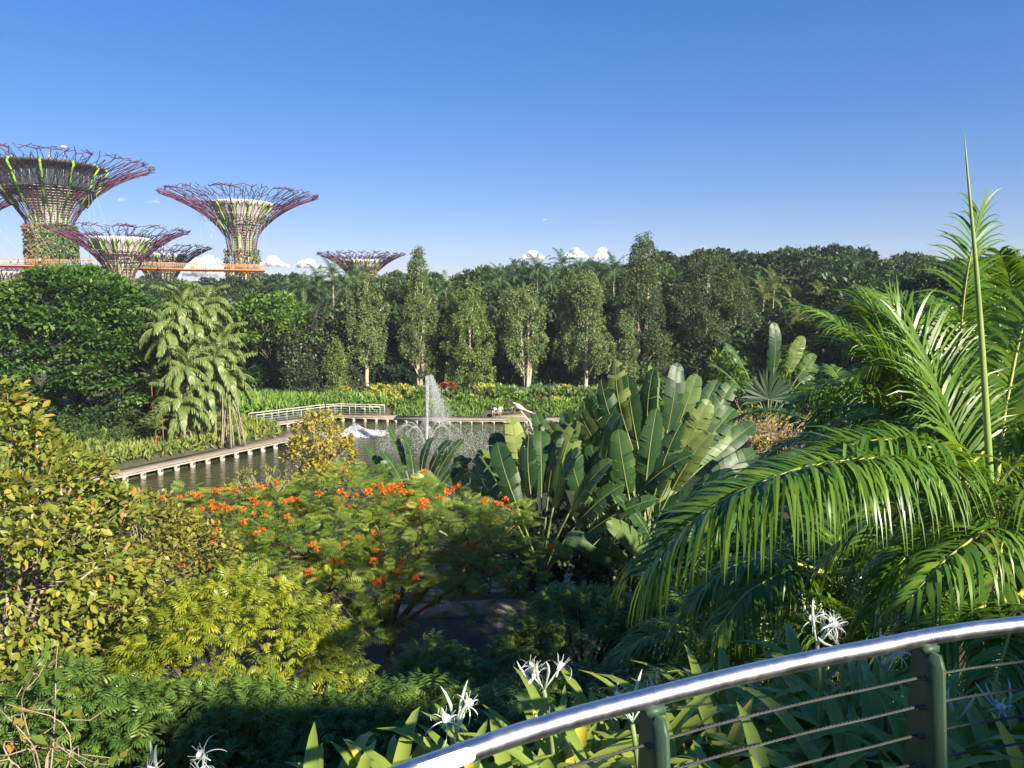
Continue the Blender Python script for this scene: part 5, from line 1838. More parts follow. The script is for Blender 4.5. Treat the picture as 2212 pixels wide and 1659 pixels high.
# thin wispy tree top above the flame tree
rng = np.random.default_rng(74)
L0 = at(545, 648, 29.5)
root = thing('wispy_tree', 'thin wispy half-bare tree top in front of the water, left of the golden tree', 'tree', (L0[0], L0[1], Zg(L0[0], L0[1])))
zg = root.location.z
P, O = clumps([(.2, 0, 5.7 - zg, 1.35, 1.0, .75)], 60, rng, -.4, .7)
pos, fwd, nor = leaves_on(P, O, .22, 9, rng, .7, .2)
link('crown', G().scatter(NARROW, pos, fwd, nor, .2 * (.6 + .7 * rng.random(len(pos))), tints(len(P), 9, rng, .25, .65)).mesh('crown', M['small_yellow']), root)
g = wood((0, 0, -.3), (0, 0, 4.6 - zg), P[:14], .06, rng, 5)
twigs(P, np.array([0, 0, 5.0 - zg]), rng, 60, .02, g)
link('trunk', g.mesh('trunk', M['twig'], True), root)

# flame tree
rng = np.random.default_rng(75)
L0 = onz(822, 1462, 1.1)
L0 = np.array([L0[0], L0[1]])
zg = Zg(L0[0], L0[1])
root = thing('flame_tree', 'flame tree with feathery leaves and orange-red blossom clusters spreading over the road', 'tree', (L0[0], L0[1], zg))
crowns = [(-1.4, 2.4, 6.9 - zg, 5.2), (1.6, 1.0, 6.2 - zg, 4.3), (-3.0, 1.0, 6.0 - zg, 3.2), (-5.2, 2.2, 6.3 - zg, 3.0), (3.4, -.2, 5.2 - zg, 2.4), (-1.2, -1.2, 4.9 - zg, 2.2)]
PT, SC = [], []
for (cx, cy, cz, cr) in crowns:
    n_ = int(44 * cr * cr / 9)
    a = rng.random(n_) * 6.28
    r_ = cr * np.sqrt(rng.random(n_))
    q = np.stack([cx + r_ * np.cos(a), cy + r_ * np.sin(a) * .85, cz - .07 * r_ ** 2 + rng.normal(0, .22, n_)], -1)
    PT.append(q)
PT = np.concatenate(PT)
low_ = PT[rng.choice(len(PT), len(PT) // 2)] * np.array([.9, .9, 1]) + np.column_stack([rng.normal(0, .3, len(PT) // 2), rng.normal(0, .3, len(PT) // 2), -.8 - .9 * rng.random(len(PT) // 2)])
PT = np.concatenate([PT, low_])
k = 9
a = rng.random((len(PT), k)) * 6.28
d = np.stack([np.cos(a), np.sin(a), .12 + rng.normal(0, .18, a.shape)], -1)
pos = (PT[:, None] + d * .12).reshape(-1, 3)
fwd = d.reshape(-1, 3)
nor = unit(np.array([.15, -.35, .8]) + rng.normal(size=pos.shape) * .42)
leafy(root, 'leaf', [FEATHER], pos, fwd, nor, .52 * (.7 + .5 * rng.random(len(pos))), tints(len(PT), k, rng, .26, .48), M['flame'], 290, rng, np.array([0, 1, 3 - zg]))
g = G()
fork = np.array([.25, .2, 2.6 - zg])
g.tube(smooth_path([(0, 0, -.4), (.35, .1, .7), fork], 8), np.linspace(.22, .16, 8), 9)
mains = []
for (x_, y_, z_) in [(-3.4, 2.2, 5.3), (-1.5, 4.2, 5.8), (1.8, 3.0, 5.5), (3.2, .6, 4.9), (.6, -.8, 4.7), (-2.2, -.2, 5.0), (-.6, 1.8, 5.4), (-5.0, 2.2, 5.4), (3.2, -.4, 4.7), (-1.2, -1.2, 4.4)]:
    t = np.array([x_, y_, z_ - zg])
    q = smooth_path([fork - np.array([0, 0, .2]), fork + (t - fork) * .5 + np.array([0, 0, .25]) + rng.normal(size=3) * .2, t], 9)
    g.tube(q, np.linspace(.11, .045, 9), 6)
    mains.append(t)
mains = np.array(mains)
for i in rng.choice(len(PT), 190, replace=False):
    m_ = mains[np.argmin(np.linalg.norm(mains - PT[i], axis=1))]
    q = smooth_path([m_, (m_ + PT[i]) / 2 + rng.normal(size=3) * .18 - np.array([0, 0, .1]), PT[i]], 6)
    g.tube(q, np.linspace(.04, .015, 6), 5, cap=False)
link('trunk', g.mesh('trunk', M['bark'], True), root)
fm = []
for v_ in range(3):
    g = G()
    n_ = 64
    dd = unit(rng.normal(size=(n_, 3)) + np.array([0, 0, .5]))
    g.scatter(LEAF4, dd * np.array([1.5, 1.5, .8]) * .15 * rng.random((n_, 1)) ** .6, dd + rng.normal(size=dd.shape) * .7, rng.normal(size=(n_, 3)), .085 + .05 * rng.random(n_), np.clip(rng.normal(.45, .28, n_), 0, 1))
    fm.append(g.mesh('flower_cluster', M['petal']))
topz = PT[:, 2]
cand = np.where(topz > np.quantile(topz, .3))[0]
hot_px = [(400, 1078), (425, 1074), (440, 1068), (470, 1062), (482, 1075), (412, 1108), (440, 1112), (460, 1105), (455, 1138), (480, 1132), (505, 1112), (470, 1148), (590, 1045), (598, 1082), (606, 1040), (545, 1116), (535, 1090), (415, 1140),
          (830, 1052), (838, 1065), (860, 1050), (885, 1060), (895, 1080), (905, 1092), (840, 1040), (790, 1092), (775, 1085), (750, 1080), (890, 1108), (980, 1040), (975, 1050), (1060, 1048), (1085, 1052), (790, 1165), (798, 1180), (690, 1222), (700, 1226), (835, 1225), (1060, 1222),
          (830, 1252), (850, 1245), (990, 1292), (745, 1085), (720, 1190), (620, 1260), (560, 1160), (420, 1230), (500, 1228), (950, 1210), (880, 1300), (1000, 1180), (905, 1115), (770, 1205), (640, 1085)]
W_ = PT + np.array([L0[0], L0[1], zg]) - np.array([0, 0, H])
dep = W_[:, 1] * cos(PITCH) - W_[:, 2] * sin(PITCH)
spx = 1106 + F * W_[:, 0] / dep
spy = 829.5 - F * (W_[:, 1] * sin(PITCH) + W_[:, 2] * cos(PITCH)) / dep
hot = []
for (hx, hy) in hot_px:
    dd_ = np.hypot(spx - hx, spy - hy)
    near_ = np.where(dd_ < max(22, dd_.min() + 2))[0]
    i = near_[np.argmin(dep[near_])]
    hot.append(PT[i] + np.array([0, -.22, .16]))
pts = []
for h_ in hot:
    for _ in range(3):
        pts.append(h_ + rng.normal(size=3) * np.array([.3, .26, .08]))
for i in rng.choice(cand, 36, replace=False):
    pts.append(PT[i] + np.array([0, 0, .18]))
for i, q in enumerate(pts):
    link('flower_cluster', fm[i % 3], root, tuple(q), rng.random() * 6.28, scale=.3 + .36 * rng.random())
pm_ = G().tube(smooth_path([(0, 0, 0), (.03, 0, -.2), (.02, .02, -.42)], 6), [.012, .028, .03, .03, .026, .008], 6, .5).mesh('seed_pod', M['lime'], True)
for (x, y, Y) in [(335, 1278, 20), (355, 1270, 20.2), (420, 1272, 20), (560, 1180, 23)]:
    q = at(x, y, Y) - np.array([L0[0], L0[1], zg])
    link('seed_pod', pm_, root, tuple(q), rng.random() * 6)

# drooping-leaf bushes of the foreground
def spray_bush(label, x, y, Y, env, ncl, k, size, mat, seed, nobj=290, mean=.5, name='drooping_leaf_tree', rc=.3, stem=True):
    rng = np.random.default_rng(seed)
    c = at(x, y, Y)
    zg = Zg(c[0], c[1])
    root = thing(name, label, 'tree', (c[0], c[1], zg), 0, 'drooping-leaf trees in the foreground')
    E_ = [(e[0], e[1], c[2] - zg + e[2], e[3], e[4], e[5]) for e in env]
    P, O = clumps(E_, ncl, rng, -.45, .3)
    pos, fwd, nor = leaves_on(P, O, rc, k, rng, .8, .15, 1.0, .6)
    fwd[:, 2] = fwd[:, 2] * .5 + .05
    leafy(root, 'leaf_spray', SPRAY, pos, fwd, nor, size * (.7 + .55 * rng.random(len(pos))), tints(len(P), k, rng, .22, mean), M[mat], nobj, rng, np.array([0, 0, c[2] - zg]))
    g = wood((0, 0, -.3), (0, 0, max(.4, c[2] - zg - .8)), P[rng.choice(len(P), 14)], .10, rng, 7)
    link('trunk', g.mesh('trunk', M['bark_dark'], True), root)
    return root


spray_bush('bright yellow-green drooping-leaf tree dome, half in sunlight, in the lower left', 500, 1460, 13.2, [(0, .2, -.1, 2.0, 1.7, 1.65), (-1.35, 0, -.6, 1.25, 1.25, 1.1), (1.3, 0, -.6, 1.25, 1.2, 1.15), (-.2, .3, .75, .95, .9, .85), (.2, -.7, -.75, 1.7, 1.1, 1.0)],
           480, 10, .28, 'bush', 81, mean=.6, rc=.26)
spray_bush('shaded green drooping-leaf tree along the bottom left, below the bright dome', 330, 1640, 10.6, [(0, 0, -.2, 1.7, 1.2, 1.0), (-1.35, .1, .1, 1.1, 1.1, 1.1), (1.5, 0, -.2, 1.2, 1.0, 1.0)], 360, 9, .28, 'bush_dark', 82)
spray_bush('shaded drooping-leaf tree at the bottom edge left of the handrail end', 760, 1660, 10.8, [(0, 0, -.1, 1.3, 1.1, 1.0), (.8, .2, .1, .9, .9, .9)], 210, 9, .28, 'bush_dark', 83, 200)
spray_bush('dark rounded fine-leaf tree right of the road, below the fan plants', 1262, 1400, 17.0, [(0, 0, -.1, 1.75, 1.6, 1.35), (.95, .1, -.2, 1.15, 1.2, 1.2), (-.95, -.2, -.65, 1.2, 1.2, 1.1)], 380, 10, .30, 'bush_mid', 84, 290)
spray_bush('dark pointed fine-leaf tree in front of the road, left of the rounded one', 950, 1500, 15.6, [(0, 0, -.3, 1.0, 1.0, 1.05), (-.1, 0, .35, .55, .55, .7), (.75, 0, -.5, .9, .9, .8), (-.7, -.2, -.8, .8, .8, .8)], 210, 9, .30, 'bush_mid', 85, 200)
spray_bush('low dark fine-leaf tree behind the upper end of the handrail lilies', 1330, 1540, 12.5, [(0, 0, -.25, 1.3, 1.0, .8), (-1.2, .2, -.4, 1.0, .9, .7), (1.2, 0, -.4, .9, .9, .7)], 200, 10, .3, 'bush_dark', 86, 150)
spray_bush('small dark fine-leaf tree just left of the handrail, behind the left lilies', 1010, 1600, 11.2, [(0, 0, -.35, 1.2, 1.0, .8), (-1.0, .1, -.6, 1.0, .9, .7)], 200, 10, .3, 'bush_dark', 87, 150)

# bare twiggy shrubs
def bare(label, x, y, Y, w, h, n, seed, mat='twig', leaves=None, r=.02, lm='gold', name='bare_shrub', tr=.09):
    rng = np.random.default_rng(seed)
    c = at(x, y, Y)
    zg = Zg(c[0], c[1])
    root = thing(name, label, 'shrub', (c[0], c[1], zg))
    g = G()
    ends = []
    z0 = c[2] - zg
    for i in range(n):
        d = unit(rng.normal(size=3) + np.array([0, 0, .6]))
        p = np.array([rng.normal() * w * .2, rng.normal() * w * .2, z0 - h * .5])
        q = [np.array([p[0] * .3, p[1] * .3, z0 - h * 1.1]), p]
        for s in range(4):
            d = unit(d + rng.normal(size=3) * .75)
            q.append(q[-1] + d * np.array([w, w, h]) * .26)
            ends.append(q[-1])
        g.tube(smooth_path(q, 10), np.linspace(r, r * .3, 10), 4, cap=False)
        for s in range(3):
            b = q[2 + s]
            e = b + rng.normal(size=3) * np.array([w, w, h]) * .16
            g.tube([b, (b + e) / 2 + rng.normal(size=3) * .08, e], [r * .5, r * .4, r * .2], 4, cap=False)
            ends.append(e)
    link('trunk', G().tube([(0, 0, -.3), (0, 0, max(.5, z0 - h * 1.0))], [tr, tr * .7], 7).mesh('trunk', M[mat], True), root)
    link('branches', g.mesh('branches', M[mat], True), root)
    if leaves:
        E_ = np.array(ends)[rng.integers(0, len(ends), leaves)]
        link('foliage', G().scatter(LEAF4, E_ + rng.normal(size=E_.shape) * .08, rng.normal(size=E_.shape), rng.normal(size=E_.shape) + np.array([0, 0, 1]), .16 * (.6 + rng.random(leaves)), rng.random(leaves)).mesh('foliage', M[lm]), root)
    return root


bare('tangled half-bare brown twiggy shrub right of the giant fan plant', 1662, 912, 36, 2.5, 2.4, 150, 91, 'twig', 1500, .028)
bare('pale bare branching twigs in the shaded lower left corner', 80, 1500, 8.6, 1.2, 1.1, 9, 92, 'twig', 50, .013, 'terminalia', tr=.02)
bare('curved bare branch tips at the right side of the left edge tree', 262, 1070, 15.6, .55, .5, 9, 93, 'twig', 40, .016, 'light_tree', tr=.012)

# ------------------------------------------------------------------ big palms at the right
def big_palm(label, base, crown_at, fr, seed, trunk_r=.13, group=None):
    root = thing('feather_palm', label, 'palm', tuple(base), 0, group)
    b = np.array(base)
    c = np.array(crown_at) - b
    link('trunk', G().tube(smooth_path([(0, 0, -.4), c * .5 + np.array([.05, 0, 0]), c], 10), np.linspace(trunk_r * 1.15, trunk_r, 10), 12).mesh('trunk', M['bark_dark'], True), root)
    for k, f in enumerate(fr):
        rng = np.random.default_rng(seed * 50 + k)
        pts = [np.array(q) - b for q in f['pts']]
        g = frond(pts, f.get('nl', 58), f.get('ll', .8), f.get('lw', .05), f.get('droop', 1.6), rng, f.get('segs', 5), f.get('v', .3), f.get('spread', 1.0), f.get('rr', .028), f.get('gs', .16), f.get('tip', .35), f.get('tint', (.45, .22)), 1, f.get('plume', .12), f.get('sw', 0.0), f.get('twist', 0.0))
        link('frond', g.mesh('frond', [M['palm_near'], M['rachis']]), root)
    return root


Y1 = 8.2
cb = at(2128, 1085, Y1)                                        # crown of the main palm
F1 = [cb, at(2050, 1010, 7.9), at(1900, 985, 7.6), at(1720, 1010, 7.3), at(1560, 1075, 7.1), at(1440, 1170, 7.0), at(1398, 1235, 6.95)]
F3 = [cb + np.array([0, .1, 0]), at(2085, 990, 8.6), at(2020, 880, 9.0), at(1930, 790, 9.3), at(1850, 735, 9.5), at(1800, 745, 9.6)]
F3b = [cb + np.array([0, .1, 0]), at(2080, 960, 8.8), at(2010, 800, 9.4), at(1930, 690, 10.0), at(1860, 660, 10.3)]
F4 = [cb + np.array([.1, 0, 0]), at(2170, 900, 8.8), at(2200, 740, 9.2), at(2230, 640, 9.4), at(2270, 620, 9.5)]
F5 = [cb + np.array([.1, .1, 0]), at(2190, 1000, 8.2), at(2300, 900, 8.2), at(2420, 900, 8.0), at(2500, 980, 7.8)]
F6 = [cb, at(2080, 1040, 8.9), at(1990, 960, 9.8), at(1880, 930, 10.6), at(1760, 960, 11.2), at(1690, 1020, 11.5)]
F7 = [cb, at(2150, 1120, 7.6), at(2120, 1150, 6.9), at(2040, 1210, 6.4), at(1960, 1300, 6.1)]
F8 = [cb, at(2170, 1070, 7.7), at(2230, 1060, 7.2), at(2300, 1130, 6.8), at(2330, 1230, 6.5)]
F9 = [cb, at(2100, 1090, 8.6), at(2000, 1080, 9.0), at(1860, 1130, 9.3), at(1760, 1230, 9.5), at(1700, 1330, 9.6)]
base1 = (cb[0] + .25, cb[1] + .2, Zg(cb[0], cb[1]))
pal = big_palm('big feather palm at the right whose long frond arches left over the dark slope', base1, cb,
               [dict(pts=F1, nl=190, ll=1.14, lw=.046, droop=2.1, v=.35, spread=1.6, gs=.06, tip=.42, segs=6),
                dict(pts=[cb, at(2060, 985, 8.2), at(1940, 945, 8.2), at(1800, 965, 8.1), at(1680, 1020, 8.0), at(1600, 1090, 7.9)], nl=90, ll=1.0, lw=.055, droop=1.9, v=.4, spread=1.5),
                dict(pts=F3, nl=56, ll=.95, lw=.05, droop=.9, v=.55, spread=.85),
                dict(pts=F3b, nl=54, ll=.95, lw=.048, droop=.7, v=.6, spread=.8),
                dict(pts=F4, nl=54, ll=1.05, lw=.05, droop=1.9, v=.25, tint=(.7, .2)),
                dict(pts=F5, nl=50, ll=.95, lw=.05, droop=1.6),
                dict(pts=F6, nl=54, ll=.95, lw=.05, droop=1.4, v=.4),
                dict(pts=F7, nl=44, ll=.8, lw=.045, droop=2.0),
                dict(pts=F8, nl=44, ll=.8, lw=.045, droop=1.8),
                dict(pts=[cb, at(2150, 1090, 7.4), at(2170, 1150, 6.9), at(2150, 1260, 6.5), at(2120, 1360, 6.3)], nl=50, ll=.75, lw=.042, droop=1.8),
                dict(pts=[cb, at(2090, 1110, 7.8), at(2020, 1140, 7.5), at(1930, 1230, 7.2), at(1880, 1330, 7.1)], nl=56, ll=.85, lw=.044, droop=2.0),
                dict(pts=F9, nl=54, ll=.95, lw=.048, droop=2.2, v=.2)], 1)
b1 = np.array(base1)
sp = [at(2142, 1090, 8.0), at(2138, 1020, 8.0), at(2125, 800, 8.0), at(2108, 560, 8.0), at(2092, 400, 8.0), at(2083, 288, 8.0)]
link('spear', G().tube(smooth_path([q - b1 for q in sp], 16), np.array([.05, .05, .05, .048, .046, .044, .042, .04, .037, .034, .03, .026, .022, .017, .012, .004]) * .74, 8).mesh('spear', M['spear'], True), pal)
g = G()
q0, q1 = at(2110, 500, 8.0) - b1, at(2134, 397, 8.0) - b1
sd = np.array([.03, 0, .012])
g.add([q0 - sd * .3, q0 + sd * .3, (q0 + q1) / 2 + sd * .9 - np.array([0, 0, .02]), (q0 + q1) / 2 - sd * .5, q1], [(0, 1, 2, 3)], .7)
g.f.append(np.array([[3, 2, 4]]))
g.m.append(np.array([0]))
link('leaflet', g.mesh('leaflet', M['palm_near']), pal)

# the upright frond belongs to a palm standing further back
c2 = at(2090, 1010, 10.5)
U1 = [c2, at(2078, 880, 10.4), at(2072, 760, 10.3), at(2082, 640, 10.2), at(2096, 550, 10.1), at(2118, 455, 10.0)]
U2 = [c2, at(2050, 900, 10.8), at(2000, 760, 11.2), at(1965, 690, 11.6), at(1930, 660, 12.0)]
U3 = [c2, at(2130, 880, 10.8), at(2180, 740, 11.0), at(2240, 660, 11.2), at(2310, 650, 11.4)]
U4 = [c2, at(2140, 960, 11), at(2230, 860, 11.6), at(2330, 830, 12)]
U5 = [c2, at(2020, 960, 11.2), at(1940, 900, 12), at(1850, 900, 12.6), at(1780, 950, 13)]
U6 = [c2, at(2080, 930, 11.3), at(2060, 830, 12), at(2040, 740, 12.6), at(2010, 700, 13.2)]
base2 = (c2[0] + .1, c2[1] + .3, Zg(c2[0], c2[1]))
big_palm('feather palm behind the spear leaf with one upright frond against the sky', base2, c2,
         [dict(pts=U1, nl=50, ll=.72, lw=.038, droop=.75, v=.15, spread=1.15, gs=.2, tip=.5, tint=(.4, .2), plume=.05),
          dict(pts=U2, nl=50, ll=1.0, lw=.05, droop=1.0, v=.5), dict(pts=U3, nl=50, ll=1.05, lw=.05, droop=1.8, tint=(.7, .2)), dict(pts=U4, nl=46, ll=1.0, lw=.05, droop=1.8, tint=(.6, .2)),
          dict(pts=U5, nl=50, ll=1.0, lw=.05, droop=1.6), dict(pts=U6, nl=50, ll=1.0, lw=.05, droop=.9, v=.5)], 2)
# lower palm whose fronds hang dark under the arching one
c3 = at(1800, 1240, 10.2)
base3 = (c3[0] + .2, c3[1] + .2, Zg(c3[0], c3[1]))
def hang_fr(dx, dy, ex, ey, dY):
    return [c3, c3 + (at(dx, dy, 10.2 + dY * .5) - c3), at((dx + ex) / 2 - 10, (dy + ey) / 2 - 20, 10.2 + dY * .8), at(ex, ey, 10.2 + dY)]
big_palm('low shaded feather palm with dark fronds hanging beneath the arching frond', base3, c3,
         [dict(pts=hang_fr(1660, 1200, 1500, 1290, -.6), nl=56, ll=.95, lw=.05, droop=2.2, v=.15), dict(pts=hang_fr(1700, 1230, 1540, 1370, -1.2), nl=56, ll=.9, lw=.05, droop=2.2, v=.1),
          dict(pts=hang_fr(1640, 1230, 1460, 1340, .5), nl=50, ll=.9, lw=.05, droop=2.2, v=.15),
          dict(pts=hang_fr(1940, 1180, 2080, 1250, -.6), nl=56, ll=.95, lw=.05, droop=1.6, v=.3), dict(pts=hang_fr(1920, 1220, 2040, 1340, -1.3), nl=54, ll=.9, lw=.05, droop=1.6, v=.3),
          dict(pts=hang_fr(1980, 1200, 2180, 1320, .4), nl=54, ll=.95, lw=.05, droop=1.5, v=.3), dict(pts=hang_fr(1820, 1130, 1900, 1100, 1.5), nl=50, ll=.95, lw=.05, droop=1.2, v=.4)], 3)
c4 = at(2200, 1290, 6.6)
base4 = (c4[0] + .1, c4[1] + .1, Zg(c4[0], c4[1]) - .2)
big_palm('short palm at the right edge just beyond the handrail with low spreading fronds', base4, c4,
         [dict(pts=[c4, at(2140, 1240, 6.7), at(2040, 1260, 6.9), at(1960, 1340, 7)], nl=46, ll=.6, lw=.04, droop=1.4),
          dict(pts=[c4, at(2120, 1310, 6.4), at(2020, 1380, 6.1), at(1960, 1480, 5.9)], nl=46, ll=.6, lw=.04, droop=1.3),
          dict(pts=[c4, at(2230, 1240, 6.9), at(2300, 1230, 7.2)], nl=36, ll=.6, lw=.04, droop=1.3),
          dict(pts=[c4, at(2190, 1340, 6.1), at(2160, 1440, 5.6), at(2130, 1540, 5.3)], nl=42, ll=.55, lw=.04, droop=1.2),
          dict(pts=[c4, at(2250, 1330, 6.1), at(2290, 1430, 5.6), at(2320, 1560, 5.3)], nl=42, ll=.55, lw=.04, droop=1.2)], 4, .10)

for i, (x, Y, h_) in enumerate([(1120, 30.6, 3.0), (1220, 30.8, 3.4), (1330, 31, 3.2), (1440, 31.5, 3.6), (1540, 31, 3.2), (1640, 31.5, 3.4), (1330, 27.4, 2.4), (1480, 25.5, 2.2), (1580, 27, 2.6), (1700, 28, 3.0), (1800, 30, 3.6), (1920, 28, 3.6), (2050, 27, 4.0), (2180, 27, 4.4), (1760, 24, 2.6), (1880, 22, 3.0), (2020, 22, 3.4), (2160, 21, 4.0)]):
    p = at(x, 648, Y)
    dup(un[i % 3], (p[0], p[1], Zg(p[0], p[1]) - .1), i * 1.9, ['dark shrub behind the tall fan plants, %s from the left' % nth(i), 'dark shrub at the foot of the giant fan plant, %s of three' % nth(i - 6), 'dark shrub below the big palm fronds, %s away from the fan plants' % nth(i - 9)][0 if i < 6 else (1 if i < 9 else 2)], 'dark shrubs under the fan plants and palms', h_ / 5.6)
# lower shaded palms on the slope, with stock fronds
near_st = []
for k_, (e0, bd) in enumerate([(1.35, 1.1), (1.0, 1.6), (.6, 1.6), (.2, 1.2), (-.1, .9)]):
    rng = np.random.default_rng(900 + k_)
    near_st.append(frond(arc(2.5, e0, bd), 46, .75, .045, 1.5, rng, 4, .3, 1.0, .025, .14).mesh('frond', [M['palm_near'], M['rachis']]))
for i, (x, y, Y, nf, lab) in enumerate([(1545, 1330, 13.5, 15, 'shaded feather palm below the tip of the arching frond'), (1730, 1300, 14.5, 14, 'shaded feather palm in the dark behind the hanging fronds'), (1960, 1240, 12.5, 15, 'shaded feather palm under the base of the arching frond'),
                                        (2120, 1180, 11.0, 14, 'shaded feather palm at the foot of the spear leaf'), (1620, 1420, 11.0, 12, 'low shaded palm clump above the middle of the handrail'), (1850, 1380, 9.5, 12, 'low shaded palm just beyond the handrail right of the middle'),
                                        (1930, 1060, 15.5, 14, 'feather palm behind the arching frond, left of the spear leaf'), (2200, 1000, 13.5, 14, 'feather palm behind the spear leaf at the right edge'), (1955, 880, 13.0, 16, 'upper feather palm left of the upright frond'), (2110, 840, 13.5, 16, 'feather palm right behind the upright frond'), (2205, 800, 12.0, 15, 'tall feather palm at the right picture edge'), (1850, 960, 16.5, 14, 'feather palm beside the bare brown shrub')]):
    c = at(x, y, Y)
    z0 = Zg(c[0], c[1])
    palm(lab, 'feather_palm', (c[0], c[1], z0), max(.5, c[2] - z0 - .5), near_st, nf, .09, None, 920 + i, 'shaded feather palms on the slope', scale=.95 if i < 4 else (.8 if i < 8 else 1.15))

# ------------------------------------------------------------------ handrail
ZR = H - .93
tops_ = [(640, 1788), (760, 1722), (850, 1680), (985, 1633), (1100, 1592), (1200, 1561), (1300, 1533), (1400, 1508), (1500, 1482), (1600, 1458), (1700, 1436), (1800, 1415), (1900, 1397), (2000, 1376), (2100, 1360), (2212, 1347), (2330, 1334), (2470, 1323)]
RP_ = np.array([onz(x, y, ZR) for x, y in tops_])
RL = smooth_path(RP_, 80)
rail = thing('handrail', 'curved brushed steel handrail with cable infill along the planting bed', 'railing', tuple(RL[40] - np.array([0, 0, 1.1])))
ro = np.array(rail.location)
link('top_rail', G().tube(RL - ro, .0225, 20, cap=True).mesh('top_rail', M['steel'], True), rail)
d_ = np.concatenate([[0], np.cumsum(np.linalg.norm(np.diff(RL, axis=0), axis=1))])


def along(s):
    p = np.array([np.interp(s, d_, RL[:, k]) for k in range(3)])
    q = np.array([np.interp(s + .02, d_, RL[:, k]) for k in range(3)])
    return p, unit(q - p)


def s_at(x, y):
    p = onz(x, y, ZR)
    i = int(np.argmin(np.linalg.norm(RL - p, axis=1)))
    return d_[i]


sA, sB = s_at(2012, 1375), s_at(1414, 1505)
gap_ = sA - sB
for s in (sB - gap_, sB, sA, sA + gap_):
    p, t = along(min(max(s, .01), d_[-1] - .05))
    nrm = np.array([t[1], -t[0], 0])
    nrm = nrm / np.linalg.norm(nrm)
    if nrm[1] > 0:
        nrm = -nrm                                            # towards the viewer
    a = atan2(t[1], t[0])
    # a flat tapered plate standing across the rail, wider towards its foot
    V = []
    for z, w0, w1 in ((-.035, -.035, .045), (-.07, -.045, .06), (-1.16, -.06, .16)):
        for th in (-.006, .006):
            V += [p - ro + nrm * w0 + t * th + np.array([0, 0, z]), p - ro + nrm * w1 + t * th + np.array([0, 0, z])]
    Fq = []
    for k in range(2):
        b = k * 4
        Fq += [(b, b + 1, b + 5, b + 4), (b + 2, b + 6, b + 7, b + 3), (b, b + 4, b + 6, b + 2), (b + 1, b + 3, b + 7, b + 5)]
    Fq += [(0, 2, 3, 1), (8, 9, 11, 10)]
    po = link('post', G().add(V, Fq).mesh('post', M['post_metal']), rail)
    g = G()
    g.box((p[0] - ro[0], p[1] - ro[1], 1.1 - .03), (.05, .04, .018), a)
    link('saddle', g.mesh('saddle', M['post_metal']), po)
    link('weld_ring', G().tube([p - ro - t * .0035, p - ro, p - ro + t * .0035], [.0228, .0238, .0228], 20, cap=False).mesh('weld_ring', M['steel'], True), po)
    for k in range(8):
        z = -.115 - .085 * k
        f = (-z - .09) / 1.07
        q = p - ro + nrm * (.036 + .0 * f) * .2 + np.array([0, 0, z])
        link('ferrule', G().tube([q - t * .018, q + t * .018], .0075, 8).mesh('ferrule', M['rope_cable'], True), po)
for k in range(8):
    z = -.115 - .085 * k
    base_ = RL - ro + np.array([0, 0, z])
    Lk = smooth_path(base_, 800)
    tt = unit(np.gradient(Lk, axis=0))
    n1 = unit(np.cross(tt, [0, 0, 1.0]))
    n2 = np.cross(n1, tt)
    dd = np.concatenate([[0], np.cumsum(np.linalg.norm(np.diff(Lk, axis=0), axis=1))])
    g = G()
    for s in range(3):
        ph = dd * 2 * pi / .04 + s * pi * 2 / 3
        g.tube(Lk + (n1 * np.cos(ph)[:, None] + n2 * np.sin(ph)[:, None]) * .0021, .0023, 3, cap=False)
    link('cable', g.mesh('cable', M['rope_cable'], True), rail)

# worn sticker on the rail
s0, s1 = s_at(895, 1662), s_at(1012, 1624)
g = G()
V, Fq = [], []
ns, na = 24, 12
angs_ = np.linspace(-.75, 1.0, na)
for i in range(ns + 1):
    f = i / ns
    p, t = along(s0 + (s1 - s0) * f)
    nrm = np.array([t[1], -t[0], 0]) / np.linalg.norm(t[:2])
    if nrm[1] > 0:
        nrm = -nrm
    e = min(1, ((1 - f) * ns + .6) / 3.0) ** .5
    for a in angs_:
        a = .12 + (a - .12) * e
        V.append(p - ro + (nrm * cos(a) + np.array([0, 0, 1]) * sin(a)) * .0232)
for i in range(ns):
    for j in range(na - 1):
        k = i * na + j
        Fq.append((k, k + 1, k + na + 1, k + na))
stk = link('sticker', G().add(V, Fq).mesh('sticker', M['sign'], True), rail)
cu = bpy.data.curves.new('t', 'FONT')
cu.body = 'MADOS a'
cu.size = .02
to = bpy.data.objects.new('t', cu)
C.objects.link(to)
tm = bpy.data.meshes.new_from_object(to.evaluated_get(bpy.context.evaluated_depsgraph_get()))
bpy.data.objects.remove(to)
xs_ = [v.co.x for v in tm.vertices]
wd_ = max(xs_) - min(xs_)
for v in tm.vertices:
    f = (v.co.x - min(xs_)) / wd_
    p, t = along(s0 + (s1 - s0) * (.36 + .58 * f))
    nrm = np.array([t[1], -t[0], 0]) / np.linalg.norm(t[:2])
    if nrm[1] > 0:
        nrm = -nrm
    a = -.62 + v.co.y / .0225 * 1.1
    v.co = p - ro + (nrm * cos(a) + np.array([0, 0, 1]) * sin(a)) * .0236
tm.materials.clear()
tm.materials.append(M['steel_grey'])
link('lettering', tm, stk)

# ------------------------------------------------------------------ spider lilies in the bed behind the rail
rl = np.random.default_rng(44)


